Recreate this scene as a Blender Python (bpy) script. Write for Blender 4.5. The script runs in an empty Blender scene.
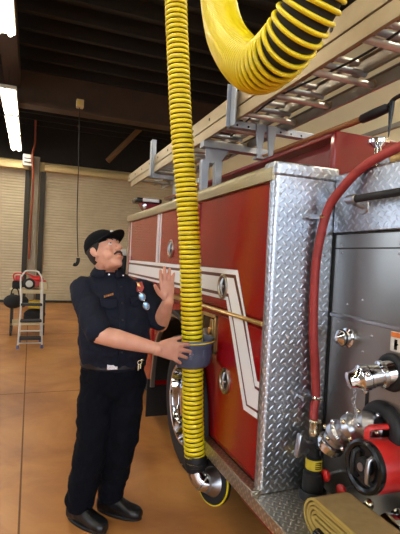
import bpy, bmesh, math, random
from mathutils import Vector as V, Matrix
random.seed(4)
PI = math.pi
C = bpy.context.scene.collection
def R(a): return math.radians(a)

# ------------------------------------------------------------------ materials
MATS = {}
def lin(c):
    return tuple(((x/255)/12.92 if x/255 <= .04045 else ((x/255+.055)/1.055)**2.4) for x in c)
def mat(name, rgb, rough=.5, metal=0., coat=0., spec=.5, emit=None, noise=None, bump=None, sheen=0., trans=0., aniso=0., sss=0.):
    """rgb in 0..255 sRGB. noise=(rgb2, scale, contrast); bump=(scale, strength, dist)"""
    m = bpy.data.materials.new(name); m.use_nodes = True; MATS[name] = m
    nt = m.node_tree; b = nt.nodes['Principled BSDF']; N = nt.nodes.new; L = nt.links.new
    b.inputs['Base Color'].default_value = (*lin(rgb), 1)
    b.inputs['Roughness'].default_value = rough; b.inputs['Metallic'].default_value = metal
    b.inputs['Coat Weight'].default_value = coat; b.inputs['Coat Roughness'].default_value = .04
    b.inputs['Specular IOR Level'].default_value = spec
    b.inputs['Sheen Weight'].default_value = sheen
    b.inputs['Transmission Weight'].default_value = trans
    b.inputs['Anisotropic'].default_value = aniso
    if sss:
        b.inputs['Subsurface Weight'].default_value = sss; b.inputs['Subsurface Scale'].default_value = .01
    if emit:
        b.inputs['Emission Color'].default_value = (*lin(emit[0]), 1); b.inputs['Emission Strength'].default_value = emit[1]
    tc = N('ShaderNodeTexCoord')
    if noise:
        n = N('ShaderNodeTexNoise'); n.inputs['Scale'].default_value = noise[1]; n.inputs['Detail'].default_value = 5
        L(tc.outputs['Object'], n.inputs['Vector'])
        r = N('ShaderNodeValToRGB'); r.color_ramp.elements[0].position = .5-noise[2]; r.color_ramp.elements[1].position = .5+noise[2]
        r.color_ramp.elements[0].color = (*lin(rgb), 1); r.color_ramp.elements[1].color = (*lin(noise[0]), 1)
        L(n.outputs['Fac'], r.inputs['Fac']); L(r.outputs['Color'], b.inputs['Base Color'])
    if bump:
        n2 = N('ShaderNodeTexNoise'); n2.inputs['Scale'].default_value = bump[0]; n2.inputs['Detail'].default_value = 3
        L(tc.outputs['Object'], n2.inputs['Vector'])
        bp = N('ShaderNodeBump'); bp.inputs['Strength'].default_value = bump[1]; bp.inputs['Distance'].default_value = bump[2]
        L(n2.outputs['Fac'], bp.inputs['Height']); L(bp.outputs['Normal'], b.inputs['Normal'])
    return m

mat('truck_red', (146, 7, 14), .24, coat=.45, spec=.3, noise=((136, 6, 12), 2., .3))
mat('truck_red_dark', (140, 10, 24), .28, coat=.5)
mat('maroon', (84, 10, 16), .3, coat=.5)
mat('stripe_white', (246, 248, 252), .3, coat=.4)
mat('gold_trim', (196, 160, 104), .3, metal=.8)
mat('chrome', (225, 226, 230), .07, metal=1.)
mat('steel_satin', (176, 176, 180), .3, metal=1.)
mat('latch_metal', (170, 160, 146), .3, metal=.9)
mat('latch_dark', (70, 58, 50), .35, metal=.6)
mat('brass', (206, 190, 158), .22, metal=1.)
mat('alu', (172, 170, 164), .38, metal=.85, noise=((150, 146, 138), 8, .3))
mat('alu_rung', (196, 194, 190), .32, metal=.8)
mat('alu_rail', (188, 172, 140), .42, metal=.5, noise=((166, 148, 116), 6, .3))
mat('bracket_grey', (168, 176, 188), .42, metal=.5)
mat('wood_pole', (168, 112, 58), .5, noise=((140, 88, 44), 12, .3))
mat('rubber', (20, 20, 22), .55)
mat('tire_rubber', (24, 24, 25), .7, bump=(60, .2, .004))
mat('black_gloss', (14, 14, 15), .25)
mat('liner', (18, 17, 17), .7)
mat('booster_red', (178, 62, 56), .55, noise=((150, 48, 46), 25, .3))
mat('valve_red', (205, 34, 30), .35, coat=.4)
mat('hose_yellow', (236, 214, 12), .38, coat=.25)
mat('hose_fabric', (28, 26, 20), .8)
mat('cone_blue', (76, 86, 108), .45)
mat('label_yellow', (214, 186, 50), .5)
mat('hose_khaki', (162, 134, 88), .85, noise=((140, 114, 72), 30, .3), bump=(400, .3, .002))
mat('hose_khaki_edge', (178, 154, 80), .8)
mat('sign_white', (226, 220, 210), .5)
mat('sign_orange', (224, 122, 50), .5)
mat('skin', (222, 168, 142), .48, noise=((206, 146, 122), 18, .3), sss=.12)
mat('hair_dark', (40, 32, 28), .8, bump=(300, .5, .003))
mat('moustache_hair', (88, 62, 50), .85, bump=(400, .5, .002))
mat('shirt_navy', (20, 24, 38), .85, spec=.25, bump=(14, .35, .02))
mat('trouser_navy', (7, 9, 17), .9, spec=.15, bump=(9, .5, .03))
mat('cap_black', (8, 8, 12), .9, spec=.2, bump=(300, .2, .001))
mat('boot_black', (18, 18, 20), .35, bump=(120, .2, .002))
mat('belt_black', (12, 12, 14), .35)
mat('silver', (200, 205, 212), .2, metal=1.)
mat('lens_blue', (150, 185, 215), .12, metal=.6)
mat('eye_white', (225, 220, 214), .3)
mat('iris', (44, 30, 22), .2)
mat('lips', (176, 108, 92), .5)
mat('name_gold', (170, 110, 60), .6)
mat('badge_red', (160, 50, 44), .5)
mat('lamp_white', (235, 235, 225), .5)
mat('lamp_glow', (255, 255, 255), .5, emit=((255, 243, 218), 16))
mat('ceiling_dark', (34, 26, 20), .85, noise=((25, 20, 16), 1.5, .3))
mat('beam_brown', (72, 50, 36), .7, noise=((56, 39, 28), 3, .3))
mat('wall_cream', (206, 186, 140), .75, noise=((190, 170, 126), 2, .3))
mat('wall_pale', (244, 228, 184), .7)
mat('wall_grey', (122, 116, 106), .8)
mat('door_slat', (216, 204, 176), .5, metal=.2, noise=((200, 186, 156), 3, .3))
mat('door_track', (60, 56, 50), .55, metal=.5)
mat('pilaster', (158, 150, 134), .6, noise=((140, 130, 114), 4, .3))
mat('brace_tan', (120, 88, 58), .7)
mat('hood_cream', (214, 190, 138), .5)
mat('pipe_rust', (150, 70, 44), .6)
mat('plastic_white', (220, 220, 214), .45)
mat('tread_black', (40, 40, 46), .7)
mat('foot_blue', (70, 84, 130), .6)
mat('cart_top', (205, 190, 150), .55)
mat('bag_black', (26, 26, 28), .8)
mat('ground_out', (120, 118, 112), .9)

def floor_mat():
    m = mat('floor_concrete', (176, 120, 62), .34, spec=.5); nt = m.node_tree; N = nt.nodes.new; L = nt.links.new
    b = nt.nodes['Principled BSDF']; tc = N('ShaderNodeTexCoord')
    n1 = N('ShaderNodeTexNoise'); n1.inputs['Scale'].default_value = 1.1; n1.inputs['Detail'].default_value = 8; n1.inputs['Roughness'].default_value = .62
    n1.inputs['Distortion'].default_value = .6
    L(tc.outputs['Object'], n1.inputs['Vector'])
    r = N('ShaderNodeValToRGB'); e = r.color_ramp.elements
    e[0].position = .34; e[0].color = (*lin((152, 94, 48)), 1); e[1].position = .68; e[1].color = (*lin((202, 142, 78)), 1)
    k = e.new(.5); k.color = (*lin((178, 118, 62)), 1)
    L(n1.outputs['Fac'], r.inputs['Fac']); L(r.outputs['Color'], b.inputs['Base Color'])
    n2 = N('ShaderNodeTexNoise'); n2.inputs['Scale'].default_value = 3; n2.inputs['Detail'].default_value = 6
    L(tc.outputs['Object'], n2.inputs['Vector'])
    mr = N('ShaderNodeMapRange'); mr.inputs['To Min'].default_value = .28; mr.inputs['To Max'].default_value = .5
    L(n2.outputs['Fac'], mr.inputs['Value']); L(mr.outputs['Result'], b.inputs['Roughness'])
floor_mat()

def diamond_mat(name, rgb, pitch=.024, rough=.22, strength=1.):
    """aluminium tread plate: raised lozenges alternating at +-45 degrees, from metric UVs"""
    m = mat(name, rgb, rough, metal=1.); nt = m.node_tree; N = nt.nodes.new; L = nt.links.new
    b = nt.nodes['Principled BSDF']; tc = N('ShaderNodeTexCoord')
    mp = N('ShaderNodeMapping'); mp.inputs['Rotation'].default_value = (0, 0, R(45)); mp.inputs['Scale'].default_value = (1/pitch,)*3
    L(tc.outputs['UV'], mp.inputs['Vector']); s = N('ShaderNodeSeparateXYZ'); L(mp.outputs['Vector'], s.inputs[0])
    def M(op, a, c=None):
        n = N('ShaderNodeMath'); n.operation = op
        for i, x in enumerate((a, c)):
            if x is None: continue
            if isinstance(x, (int, float)): n.inputs[i].default_value = x
            else: L(x, n.inputs[i])
        return n.outputs[0]
    x, y = s.outputs[0], s.outputs[1]
    par = M('FLOORED_MODULO', M('ADD', M('FLOOR', x), M('FLOOR', y)), 2.)
    fx, fy = M('SUBTRACT', M('FRACT', x), .5), M('SUBTRACT', M('FRACT', y), .5)
    inv = M('SUBTRACT', 1., par)
    a = M('ADD', M('MULTIPLY', fx, par), M('MULTIPLY', fy, inv)); c = M('ADD', M('MULTIPLY', fy, par), M('MULTIPLY', fx, inv))
    d = M('ADD', M('POWER', M('ABSOLUTE', M('DIVIDE', a, .52)), 2.), M('POWER', M('ABSOLUTE', M('DIVIDE', c, .2)), 2.))
    h = M('MAXIMUM', M('SUBTRACT', 1., d), 0.); h = M('POWER', h, .6)
    bp = N('ShaderNodeBump'); bp.inputs['Strength'].default_value = strength; bp.inputs['Distance'].default_value = .004
    L(h, bp.inputs['Height']); L(bp.outputs['Normal'], b.inputs['Normal'])
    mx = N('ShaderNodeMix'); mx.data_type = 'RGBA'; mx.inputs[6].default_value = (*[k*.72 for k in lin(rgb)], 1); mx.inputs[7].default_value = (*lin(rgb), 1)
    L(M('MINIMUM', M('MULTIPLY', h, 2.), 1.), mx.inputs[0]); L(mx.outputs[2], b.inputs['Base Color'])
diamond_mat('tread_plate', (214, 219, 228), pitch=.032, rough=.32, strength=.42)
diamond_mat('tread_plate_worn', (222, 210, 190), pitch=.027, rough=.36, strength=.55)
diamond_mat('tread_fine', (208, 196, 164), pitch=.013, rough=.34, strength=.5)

def panel_mat():
    m = mat('brushed_steel', (162, 160, 156), .26, metal=1., aniso=.6); nt = m.node_tree; N = nt.nodes.new; L = nt.links.new
    b = nt.nodes['Principled BSDF']; tc = N('ShaderNodeTexCoord'); mp = N('ShaderNodeMapping'); mp.inputs['Scale'].default_value = (1, 1.2, 60)
    L(tc.outputs['Object'], mp.inputs['Vector']); n = N('ShaderNodeTexNoise'); n.inputs['Scale'].default_value = 1; n.inputs['Detail'].default_value = 2
    L(mp.outputs['Vector'], n.inputs['Vector']); mr = N('ShaderNodeMapRange'); mr.inputs['To Min'].default_value = .27; mr.inputs['To Max'].default_value = .33
    L(n.outputs['Fac'], mr.inputs['Value']); L(mr.outputs['Result'], b.inputs['Roughness'])
panel_mat()

# ------------------------------------------------------------------ mesh helpers
def B(): return bmesh.new()
def box(bm, x0, x1, y0, y1, z0, z1):
    g = bmesh.ops.create_cube(bm, size=1)
    bmesh.ops.transform(bm, matrix=Matrix.Translation(((x0+x1)/2, (y0+y1)/2, (z0+z1)/2)) @ Matrix.Diagonal((abs(x1-x0), abs(y1-y0), abs(z1-z0), 1)), verts=g['verts'])
    return g['verts']
def frame_of(d):
    d = V(d).normalized(); a = V((0, 0, 1)) if abs(d.z) < .92 else V((1, 0, 0))
    s = a.cross(d).normalized(); return s, d.cross(s).normalized()
def cyl(bm, p, q, r0, r1=None, n=20, caps=True):
    p, q = V(p), V(q); r1 = r0 if r1 is None else r1; s, t = frame_of(q-p); rings = []
    for c, r in ((p, r0), (q, r1)):
        rings.append([bm.verts.new(c+(s*math.cos(2*PI*i/n)+t*math.sin(2*PI*i/n))*r) for i in range(n)])
    for i in range(n): bm.faces.new((rings[0][i], rings[0][(i+1) % n], rings[1][(i+1) % n], rings[1][i]))
    if caps: bm.faces.new(rings[0][::-1]); bm.faces.new(rings[1])
def bridge(bm, rings, close=False, caps=True):
    n = len(rings[0]); m = len(rings)
    for k in range(m if close else m-1):
        a, b = rings[k], rings[(k+1) % m]
        for i in range(n): bm.faces.new((a[i], a[(i+1) % n], b[(i+1) % n], b[i]))
    if caps and not close: bm.faces.new(rings[0][::-1]); bm.faces.new(rings[-1])
def lathe(bm, p, d, prof, n=32, closed=False, caps=True):
    """prof: list of (distance along d from p, radius)"""
    p, d = V(p), V(d).normalized(); s, t = frame_of(d)
    rings = [[bm.verts.new(p+d*h+(s*math.cos(2*PI*i/n)+t*math.sin(2*PI*i/n))*max(r, 1e-4)) for i in range(n)] for h, r in prof]
    bridge(bm, rings, close=closed, caps=caps)
def smooth_path(pts, step):
    """Catmull-Rom through pts, resampled at about equal steps"""
    P = [V(p) for p in pts]; P = [P[0]*2-P[1]]+P+[P[-1]*2-P[-2]]; out = []
    for i in range(1, len(P)-2):
        a, b, c, d = P[i-1:i+3]
        for k in range(24):
            t = k/24; out.append(.5*((2*b)+(c-a)*t+(2*a-5*b+4*c-d)*t*t+(3*b-a-3*c+d)*t**3))
    out.append(P[-2]); res = [out[0]]; acc = 0.
    for i in range(1, len(out)):
        seg = (out[i]-out[i-1]).length
        while acc+seg >= step and seg > 0:
            f = (step-acc)/seg; np_ = out[i-1].lerp(out[i], f); res.append(np_); out[i-1] = np_; seg = (out[i]-np_).length; acc = 0.
        acc += seg
    return res
def tangents(P):
    return [(P[min(i+1, len(P)-1)]-P[max(i-1, 0)]).normalized() for i in range(len(P))]
def frames(P):
    T = tangents(P); s, _ = frame_of(T[0]); F = []
    for t in T:
        s = (s-t*s.dot(t)).normalized(); F.append((s, t.cross(s)))
    return F
def tube(bm, P, r, n=12, caps=True, rb=None):
    P = [V(p) for p in P]; F = frames(P); rr = r if isinstance(r, (list, tuple)) else [r]*len(P); rb = rb or rr
    if not isinstance(rb, (list, tuple)): rb = [rb]*len(P)
    rings = [[bm.verts.new(c+s*math.cos(2*PI*i/n)*a+t*math.sin(2*PI*i/n)*b) for i in range(n)] for c, (s, t), a, b in zip(P, F, rr, rb)]
    bridge(bm, rings, caps=caps)
def ball(bm, c, rx, ry=None, rz=None, M=None, seg=16):
    g = bmesh.ops.create_uvsphere(bm, u_segments=seg, v_segments=max(6, seg*2//3), radius=1)
    m = Matrix.Translation(c) @ (M or Matrix.Identity(4)) @ Matrix.Diagonal((rx, ry or rx, rz or rx, 1))
    bmesh.ops.transform(bm, matrix=m, verts=g['verts'])
def prism(bm, poly, axis, a, b):
    """extrude a 2-D polygon (u,v) along axis 'x' (u=Y,v=Z), 'y' (u=X,v=Z) or 'z'"""
    def pt(u, v, w): return {'x': (w, u, v), 'y': (u, w, v), 'z': (u, v, w)}[axis]
    r0 = [bm.verts.new(pt(u, v, a)) for u, v in poly]; r1 = [bm.verts.new(pt(u, v, b)) for u, v in poly]
    n = len(poly)
    for i in range(n): bm.faces.new((r0[i], r0[(i+1) % n], r1[(i+1) % n], r1[i]))
    bm.faces.new(r0[::-1]); bm.faces.new(r1)
def loft(bm, secs, n=28, p=2.3):
    """horizontal superellipse sections (cx, cy, z, hw, hd)"""
    rings = []
    for cx, cy, z, a, b in secs:
        ring = []
        for i in range(n):
            c, s = math.cos(2*PI*i/n), math.sin(2*PI*i/n)
            ring.append(bm.verts.new((cx+a*math.copysign(abs(c)**(2/p), c), cy+b*math.copysign(abs(s)**(2/p), s), z)))
        rings.append(ring)
    bridge(bm, rings)
def torus(bm, c, d, R_, r, n=28, m=8, sq=1.):
    c, d = V(c), V(d).normalized(); s, t = frame_of(d); rings = []
    for i in range(n):
        o = s*math.cos(2*PI*i/n)+t*math.sin(2*PI*i/n)
        rings.append([bm.verts.new(c+o*(R_+r*math.cos(2*PI*j/m))+d*r*sq*math.sin(2*PI*j/m)) for j in range(m)])
    bridge(bm, rings, close=True)

def obj(name, bm, m, parent=None, bevel=0., smooth=True, seg=2, angle=40, label=None, kind=None):
    bmesh.ops.recalc_face_normals(bm, faces=bm.faces)
    uv = bm.loops.layers.uv.new('UVMap')
    for f in bm.faces:
        n = f.normal; ax = max(range(3), key=lambda i: abs(n[i]))
        for l in f.loops:
            c = l.vert.co; l[uv].uv = ((c.y, c.z), (c.x, c.z), (c.x, c.y))[ax]
    me = bpy.data.meshes.new(name); bm.to_mesh(me); bm.free()
    ms = m if isinstance(m, (list, tuple)) else [m]
    for k in ms: me.materials.append(MATS[k])
    o = bpy.data.objects.new(name, me); C.objects.link(o)
    if smooth:
        me.shade_smooth()
        try: me.set_sharp_from_angle(angle=R(angle))
        except Exception: pass
    if bevel:
        b = o.modifiers.new('bevel', 'BEVEL'); b.width = bevel; b.segments = seg; b.limit_method = 'ANGLE'; b.angle_limit = R(40)
    if parent is not None:
        o.parent = parent
        base = parent
        mw = Matrix.Identity(4)
        while base is not None:
            mw = Matrix.LocRotScale(base.location, base.rotation_euler, base.scale) @ mw; base = base.parent
        me.transform(mw.inverted())      # mesh was written in world space
    if label: o['label'] = label
    if kind: o['kind'] = kind
    return o
def thing(name, label, cat, loc=(0, 0, 0), group=None):
    o = bpy.data.objects.new(name, None); o.location = loc; o.empty_display_size = .1; C.objects.link(o)
    o['label'] = label; o['category'] = cat
    if group: o['group'] = group
    return o
def tag(o, label, cat, group=None):
    o['label'] = label; o['category'] = cat
    if group: o['group'] = group
    return o
def struct(name, bm, m, **k):
    o = obj(name, bm, m, **k); o['kind'] = 'structure'; return o
def one(f, *a, **k):
    b = B(); f(b, *a, **k); return b

# ------------------------------------------------------------------ camera
cam_d = bpy.data.cameras.new('camera'); cam = bpy.data.objects.new('camera', cam_d); C.objects.link(cam)
cam_d.sensor_fit = 'HORIZONTAL'; cam_d.sensor_width = 36; cam_d.lens = 445.2/400*36; cam_d.clip_start = .05
yaw, pit, rol = .36446, -.017419, .049586
f_ = V((math.sin(yaw)*math.cos(pit), math.cos(yaw)*math.cos(pit), math.sin(pit))); r0 = V((math.cos(yaw), -math.sin(yaw), 0)); u0 = r0.cross(f_)
r_ = r0*math.cos(rol)+u0*math.sin(rol); u_ = -r0*math.sin(rol)+u0*math.cos(rol)
M_ = Matrix((r_, u_, -f_)).transposed().to_4x4(); M_.translation = (0, 0, 1.6); cam.matrix_world = M_
bpy.context.scene.camera = cam

# ------------------------------------------------------------------ setting
XL, XR, YF, YB, ZC = -6., 4.8, -5., 14.754, 5.6
b = B(); box(b, XL-.2, XR+.2, YF-.2, YB+.3, -.2, 0); struct('floor', b, 'floor_concrete', smooth=False)
# saw-cut joints in the slab are thin dark strips let into the floor surface
b = B()
for x in (-3.0, .0, 3.0): box(b, x-.006, x+.006, YF, YB, -.02, .0012)
for y in (-2.3, 1.6, 5.32, 9.1, 12.9): box(b, XL, XR, y-.006, y+.006, -.02, .0012)
mat('joint_dark', (112, 74, 42), .8)
struct('trim_1', b, 'joint_dark', smooth=False)
b = B(); box(b, XL, XR, YF, YB, ZC, ZC+.15)
struct('ceiling', b, 'ceiling_dark', smooth=False)
b = B()
y = YF+.4
while y < YB-.3:
    box(b, XL, XR, y, y+.09, ZC-.24, ZC); y += .61
struct('trim_2', b, 'ceiling_dark', smooth=False)
b = B(); box(b, XL, XR, 10.1, 10.3, 4.68, 5.36); box(b, XL, XR, 10.02, 10.38, 4.64, 4.70); struct('trim_3', b, 'beam_brown', smooth=False)
b = B(); box(b, -.62, -.34, 4.0, 10.1, 4.95, 5.3); struct('trim_4', b, 'beam_brown', smooth=False)
b = B(); cyl(b, (2.0, 13.3, 4.35), (3.05, 13.3, 5.58), .08, n=8); struct('trim_5', b, 'brace_tan')
b = B(); box(b, XL, XR, YB-.04, YB, 4.36, ZC); struct('trim_10', b, 'ceiling_dark', smooth=False)
# back wall around two roller doors
b = B()
box(b, XL, XR, YB, YB+.25, 4.18, ZC); box(b, -.10, .30, YB, YB+.25, 0, 4.18); box(b, XL, -5.3, YB, YB+.25, 0, 4.18); box(b, 4.5, XR, YB, YB+.25, 0, 4.18)
struct('wall_back', b, 'wall_cream', smooth=False)
b = B(); box(b, XL-.2, XL, YF, 1.2, 0, ZC); box(b, XL-.2, XL, 4.6, 7.2, 0, ZC); box(b, XL-.2, XL, 10.4, YB+.25, 0, ZC)
box(b, XL-.2, XL, 1.2, 4.6, 3.8, ZC); box(b, XL-.2, XL, 7.2, 10.4, 3.8, ZC); box(b, XL-.2, XL, 1.2, 4.6, 0, 1.2); box(b, XL-.2, XL, 7.2, 10.4, 0, 1.2)
struct('wall_left', b, 'wall_grey', smooth=False)
for k, (a, c) in enumerate(((1.2, 4.6), (7.2, 10.4))):
    b = B(); n = 3
    for i in range(n+1):
        yy = a+(c-a)*i/n; box(b, XL-.14, XL-.06, yy-.04, yy+.04, 1.2, 3.8)
    for zz in (1.24, 2.5, 3.76): box(b, XL-.14, XL-.06, a, c, zz-.04, zz+.04)
    struct('window_%d' % (k+1), b, 'door_track', smooth=False)
b = B(); box(b, XR, XR+.2, YF, YB+.25, 0, ZC); struct('wall_right', b, 'wall_pale', smooth=False)
b = B()
for zz in (1.2, 2.35, 3.1, 3.6, 4.4): box(b, XR-.05, XR, YF, YB, zz, zz+.07)
struct('trim_6', b, 'pilaster', smooth=False)
b = B(); box(b, XL, XR, YF-.25, YF, 4.3, ZC)
for xx in (XL, -1.1, 4.4): box(b, xx, xx+.5, YF-.25, YF, 0, 4.3)
struct('wall_front', b, 'wall_grey', smooth=False)
b = B(); box(b, -40, 40, -60, YF-.2, -.25, -.05); o = struct('trim_7', b, 'ground_out', smooth=False)
# roller doors: curved interlocking slats
def roller(name, x0, x1):
    b = B(); prof = []; z = 0.02
    Y = YB+.06
    while z < 4.12:
        for k in range(5):
            a = PI*k/4; prof.append((Y-.013*math.sin(a), z+.085*k/4*.93))
        prof.append((Y+.006, z+.083)); z += .085
    pts = prof+[(Y+.05, z), (Y+.05, .02)]
    prism(b, pts, 'x', x0, x1)
    o = struct(name, b, 'door_slat', angle=25)
    bb = B(); box(bb, x0, x1, YB-.0, YB+.08, .0, .07); obj('bottom_bar', bb, 'door_track', o, kind='structure')
    return o
d1 = roller('door_1', -5.3, -.10); d2 = roller('door_2', .30, 4.5)
def hood(x0, x1, par):
    b = B(); pts = [(YB, 4.06), (YB-.32, 4.06)]+[(YB-.02-.30*math.cos(a)*1.0, 4.12+.2*math.sin(a)) for a in [PI/2*k/8 for k in range(9)]]+[(YB, 4.34)]
    prism(b, pts, 'x', x0, x1); obj('drum_hood', b, 'hood_cream', par, kind='structure')
hood(-5.3, -.16, d1); hood(.30, 4.5, d2)
b = B()
for x in (-.17, .27): box(b, x-.075, x+.075, YB-.09, YB-.0, 0, 4.06)
struct('trim_8', b, 'door_track', smooth=False)
b = B(); box(b, -.06, .16, YB-.1, YB, 0, 4.5); struct('trim_9', b, 'pilaster', bevel=.02)

# ceiling lamps
def lamp(x, y0, y1, label, z=4.5, grp='fluorescent strip lights in the bay'):
    t = thing('ceiling_light', label, 'lamp', (x, (y0+y1)/2, z), grp)
    b = B(); box(b, x-.15, x+.15, y0, y1, z+.035, z+.11); obj('housing', b, 'lamp_white', t, bevel=.01)
    b = B()
    for dx in (-.075, .075): cyl(b, (x+dx, y0+.04, z+.012), (x+dx, y1-.04, z+.012), .032, n=10)
    box(b, x-.13, x+.13, y0+.02, y1-.02, z+.025, z+.036)
    obj('tube', b, 'lamp_glow', t)
    for yy in (y0+.2, y1-.2): b = B(); cyl(b, (x, yy, z+.1), (x, yy, ZC-.02), .006, n=6); obj('hanger', b, 'door_track', t)
lamp(-.45, 4.95, 6.69, 'fluorescent strip light nearest of the lit row, cut off by the picture edge')
lamp(-.51, 8.95, 10.55, 'fluorescent strip light just under the brown roof beam, larger than those beyond it')
lamp(-.51, 10.75, 12.35, 'fluorescent strip light second before the roller doors, middle of the far three')
lamp(-.51, 12.55, 14.15, 'fluorescent strip light farthest of the row, closest above the roller doors')
for x, ys in ((4.15, (-.4, 1.7)), (-.45, (-3.5, -.8, 1.8)), (-3.6, (-3.5, -.8, 1.8, 5, 8.5, 12)), (3.2, (-3.5, -.8, 1.4))):  # rows out of view; the one by the right wall is added to brighten it
    for y in ys: lamp(x, y, y+1.7, 'added fluorescent strip light overhead in the bay, unseen', grp='strip lights behind the viewer')

# electrics on the pilaster, pull cord
t = thing('door_operator', 'cream door operator box with red conduit at the top of the middle pilaster', 'box', (-.05, YB-.2, 4.2))
b = B(); box(b, -.33, -.05, YB-.5, YB-.1, 4.12, 4.46); obj('housing', b, 'plastic_white', t, bevel=.02)
b = B(); box(b, -.29, -.09, YB-.515, YB-.49, 4.2, 4.24); box(b, -.29, -.09, YB-.515, YB-.49, 4.32, 4.35); obj('vent', b, 'door_track', t)
b = B(); tube(b, smooth_path([(-.02, YB-.52, 5.5), (-.01, YB-.52, 4.8), (-.07, YB-.53, 4.4), (-.01, YB-.5, 3.6), (-.04, YB-.2, 2.2), (-.04, YB-.15, 1.3)], .15), .03, n=8); obj('conduit', b, 'pipe_rust', t)
t = thing('pull_cord', 'thin black pull cord with a black handle hanging from a small box behind the man', 'cord', (.82, 9.9, 1.3))
b = B(); box(b, .78, .93, 9.82, 9.98, 4.70, 4.86); obj('mount_box', b, 'hood_cream', t, bevel=.01)
b = B(); box(b, .81, .86, 9.80, 9.82, 4.74, 4.82); obj('indicator', b, 'label_yellow', t)
b = B(); tube(b, smooth_path([(.85, 9.9, 4.72), (.88, 9.9, 3.6), (.90, 9.9, 2.4), (.96, 9.9, 1.47)], .2), .011, n=6); obj('cord', b, 'rubber', t)
b = B(); tube(b, smooth_path([(.96, 9.9, 1.5), (.96, 9.9, 1.42), (.92, 9.9, 1.35), (.86, 9.9, 1.36)], .02), [.03]*4+[.045]*40 if False else .038, n=10); obj('handle', b, 'rubber', t)

# ------------------------------------------------------------------ step ladder and cart in the back
t = thing('step_ladder', 'white folding step ladder with three dark treads standing in front of the cart', 'ladder', (.04, 7.78, 0))
b = B(); W0, W1 = .185, .165
path = [(.05-W0, 7.76, .03), (.05-W1, 7.84, .7), (.03-W1, 7.9, 1.12), (.03-W1+.04, 7.905, 1.22), (.03-.08, 7.91, 1.265), (.03+.08, 7.91, 1.265), (.03+W1-.04, 7.905, 1.22), (.03+W1, 7.9, 1.12), (.05+W1, 7.84, .7), (.05+W0, 7.76, .03)]
tube(b, smooth_path(path, .03), .014, n=10); obj('frame', b, 'plastic_white', t)
for z, yy in ((.172, 7.74), (.452, 7.78), (.715, 7.82)):
    b = B(); box(b, .05-.165, .05+.165, yy-.10, yy+.10, z-.012, z+.02); obj('tread', b, 'tread_black', t, bevel=.008)
b = B()
for z, yy in ((.287, 7.79), (.09, 7.765)): cyl(b, (.05-.18, yy, z), (.05+.18, yy, z), .011, n=8)
obj('crossbar', b, 'plastic_white', t)
for s in (-1, 1):
    b = B(); cyl(b, (.04+s*.15, 7.93, .95), (.05+s*.17, 8.28, .03), .012, n=8); obj('rear_leg', b, 'plastic_white', t)
for s in (-1, 1):
    for yy in (7.76, 8.28):
        b = B(); lathe(b, (.05+s*(W0 if yy < 8 else .17), yy, 0), (0, 0, 1), [(0, .024), (.03, .022), (.06, .016)], n=10); obj('foot', b, 'foot_blue', t)
t = thing('utility_cart', 'low cart with a beige top behind the step ladder', 'cart', (0, 9.15, 0))
b = B(); box(b, -.34, .33, 8.9, 9.5, .80, .87); obj('top', b, 'cart_top', t, bevel=.01)
for x in (-.29, .28):
    for yy in (8.95, 9.45):
        b = B(); box(b, x-.02, x+.02, yy-.02, yy+.02, .05, .8); w = obj('leg', b, 'door_track', t)
        b = B(); cyl(b, (x-.015, yy, .04), (x+.015, yy, .04), .04, n=12); obj('caster', b, 'rubber', w)
b = B(); box(b, -.31, .30, 8.93, 9.47, .20, .24); obj('shelf', b, 'cart_top', t)
t = thing('gas_blower', 'red engine driven fan with a round white gauge sitting on the beige cart', 'machine', (0, 9.15, .87))
b = B(); box(b, -.05, .30, 9.0, 9.4, .92, 1.04); ball(b, (.12, 9.2, 1.06), .14, .12, .07); box(b, -.25, -.12, 9.05, 9.35, 1.02, 1.12); obj('engine_cover', b, 'valve_red', t, bevel=.02)
b = B(); lathe(b, (-.0, 8.96, .98), (0, -1, 0), [(-.1, .07), (0, .105), (.02, .105), (.03, .08)], n=20); obj('fan_housing', b, 'rubber', t)
b = B(); lathe(b, (-.0, 8.925, .98), (0, -1, 0), [(0, .065), (.01, .06)], n=20); obj('gauge', b, 'plastic_white', t)
b = B(); box(b, -.30, -.12, 9.05, 9.3, .872, 1.02); obj('tank', b, 'bag_black', t, bevel=.03)
b = B(); tube(b, smooth_path([(-.26, 9.1, 1.0), (-.27, 9.1, 1.15), (-.05, 9.1, 1.16), (.1, 9.1, 1.1)], .03), .014, n=8); obj('handle', b, 'valve_red', t)
b = B(); box(b, .18, .33, 8.92, 9.02, .872, 1.02); obj('foot_rail', b, 'cart_top', t, bevel=.02)
t = thing('duffel_bag', 'black duffel bag hanging off the end of the beige cart', 'bag', (-.3, 9.0, .45))
b = B(); ball(b, (-.26, 8.8, .66), .17, .12, .13); ball(b, (-.12, 8.82, .66), .12, .1, .11); obj('bag_body', b, 'bag_black', t)
b = B(); tube(b, smooth_path([(-.32, 8.84, .72), (-.28, 8.86, .88), (-.2, 8.86, .88), (-.16, 8.82, .74)], .02), .012, n=6); obj('strap', b, 'rubber', t)
t = tag(obj('yellow_tote', one(box, .0, .22, 9.0, 9.35, .50, .64), 'label_yellow', bevel=.02), 'small yellow case stowed under the cart behind the ladder treads', 'case')
b = B(); ball(b, (.12, 9.15, .38), .20, .18, .105); box(b, -.08, .29, 9.0, 9.3, .243, .36)
tag(obj('equipment_bag', b, 'bag_black', bevel=.03), 'black equipment bag lying on the lower shelf of the cart', 'bag')

# ------------------------------------------------------------------ fire truck
X0, X1, Y0 = 1.065, 1.413, 1.847
T = thing('fire_truck', 'red fire engine with white chevron stripe and diamond plate trim standing beside the man', 'truck', (2.2, 3.2, 0))
def arch(cy, cz, a, b_, n=28, t0=0., t1=PI): return [(cy+a*math.cos(t0+(t1-t0)*k/n), cz+b_*math.sin(t0+(t1-t0)*k/n)) for k in range(n+1)]
AC, AZ, AA, AB = 3.205, .50, .645, .665
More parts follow.
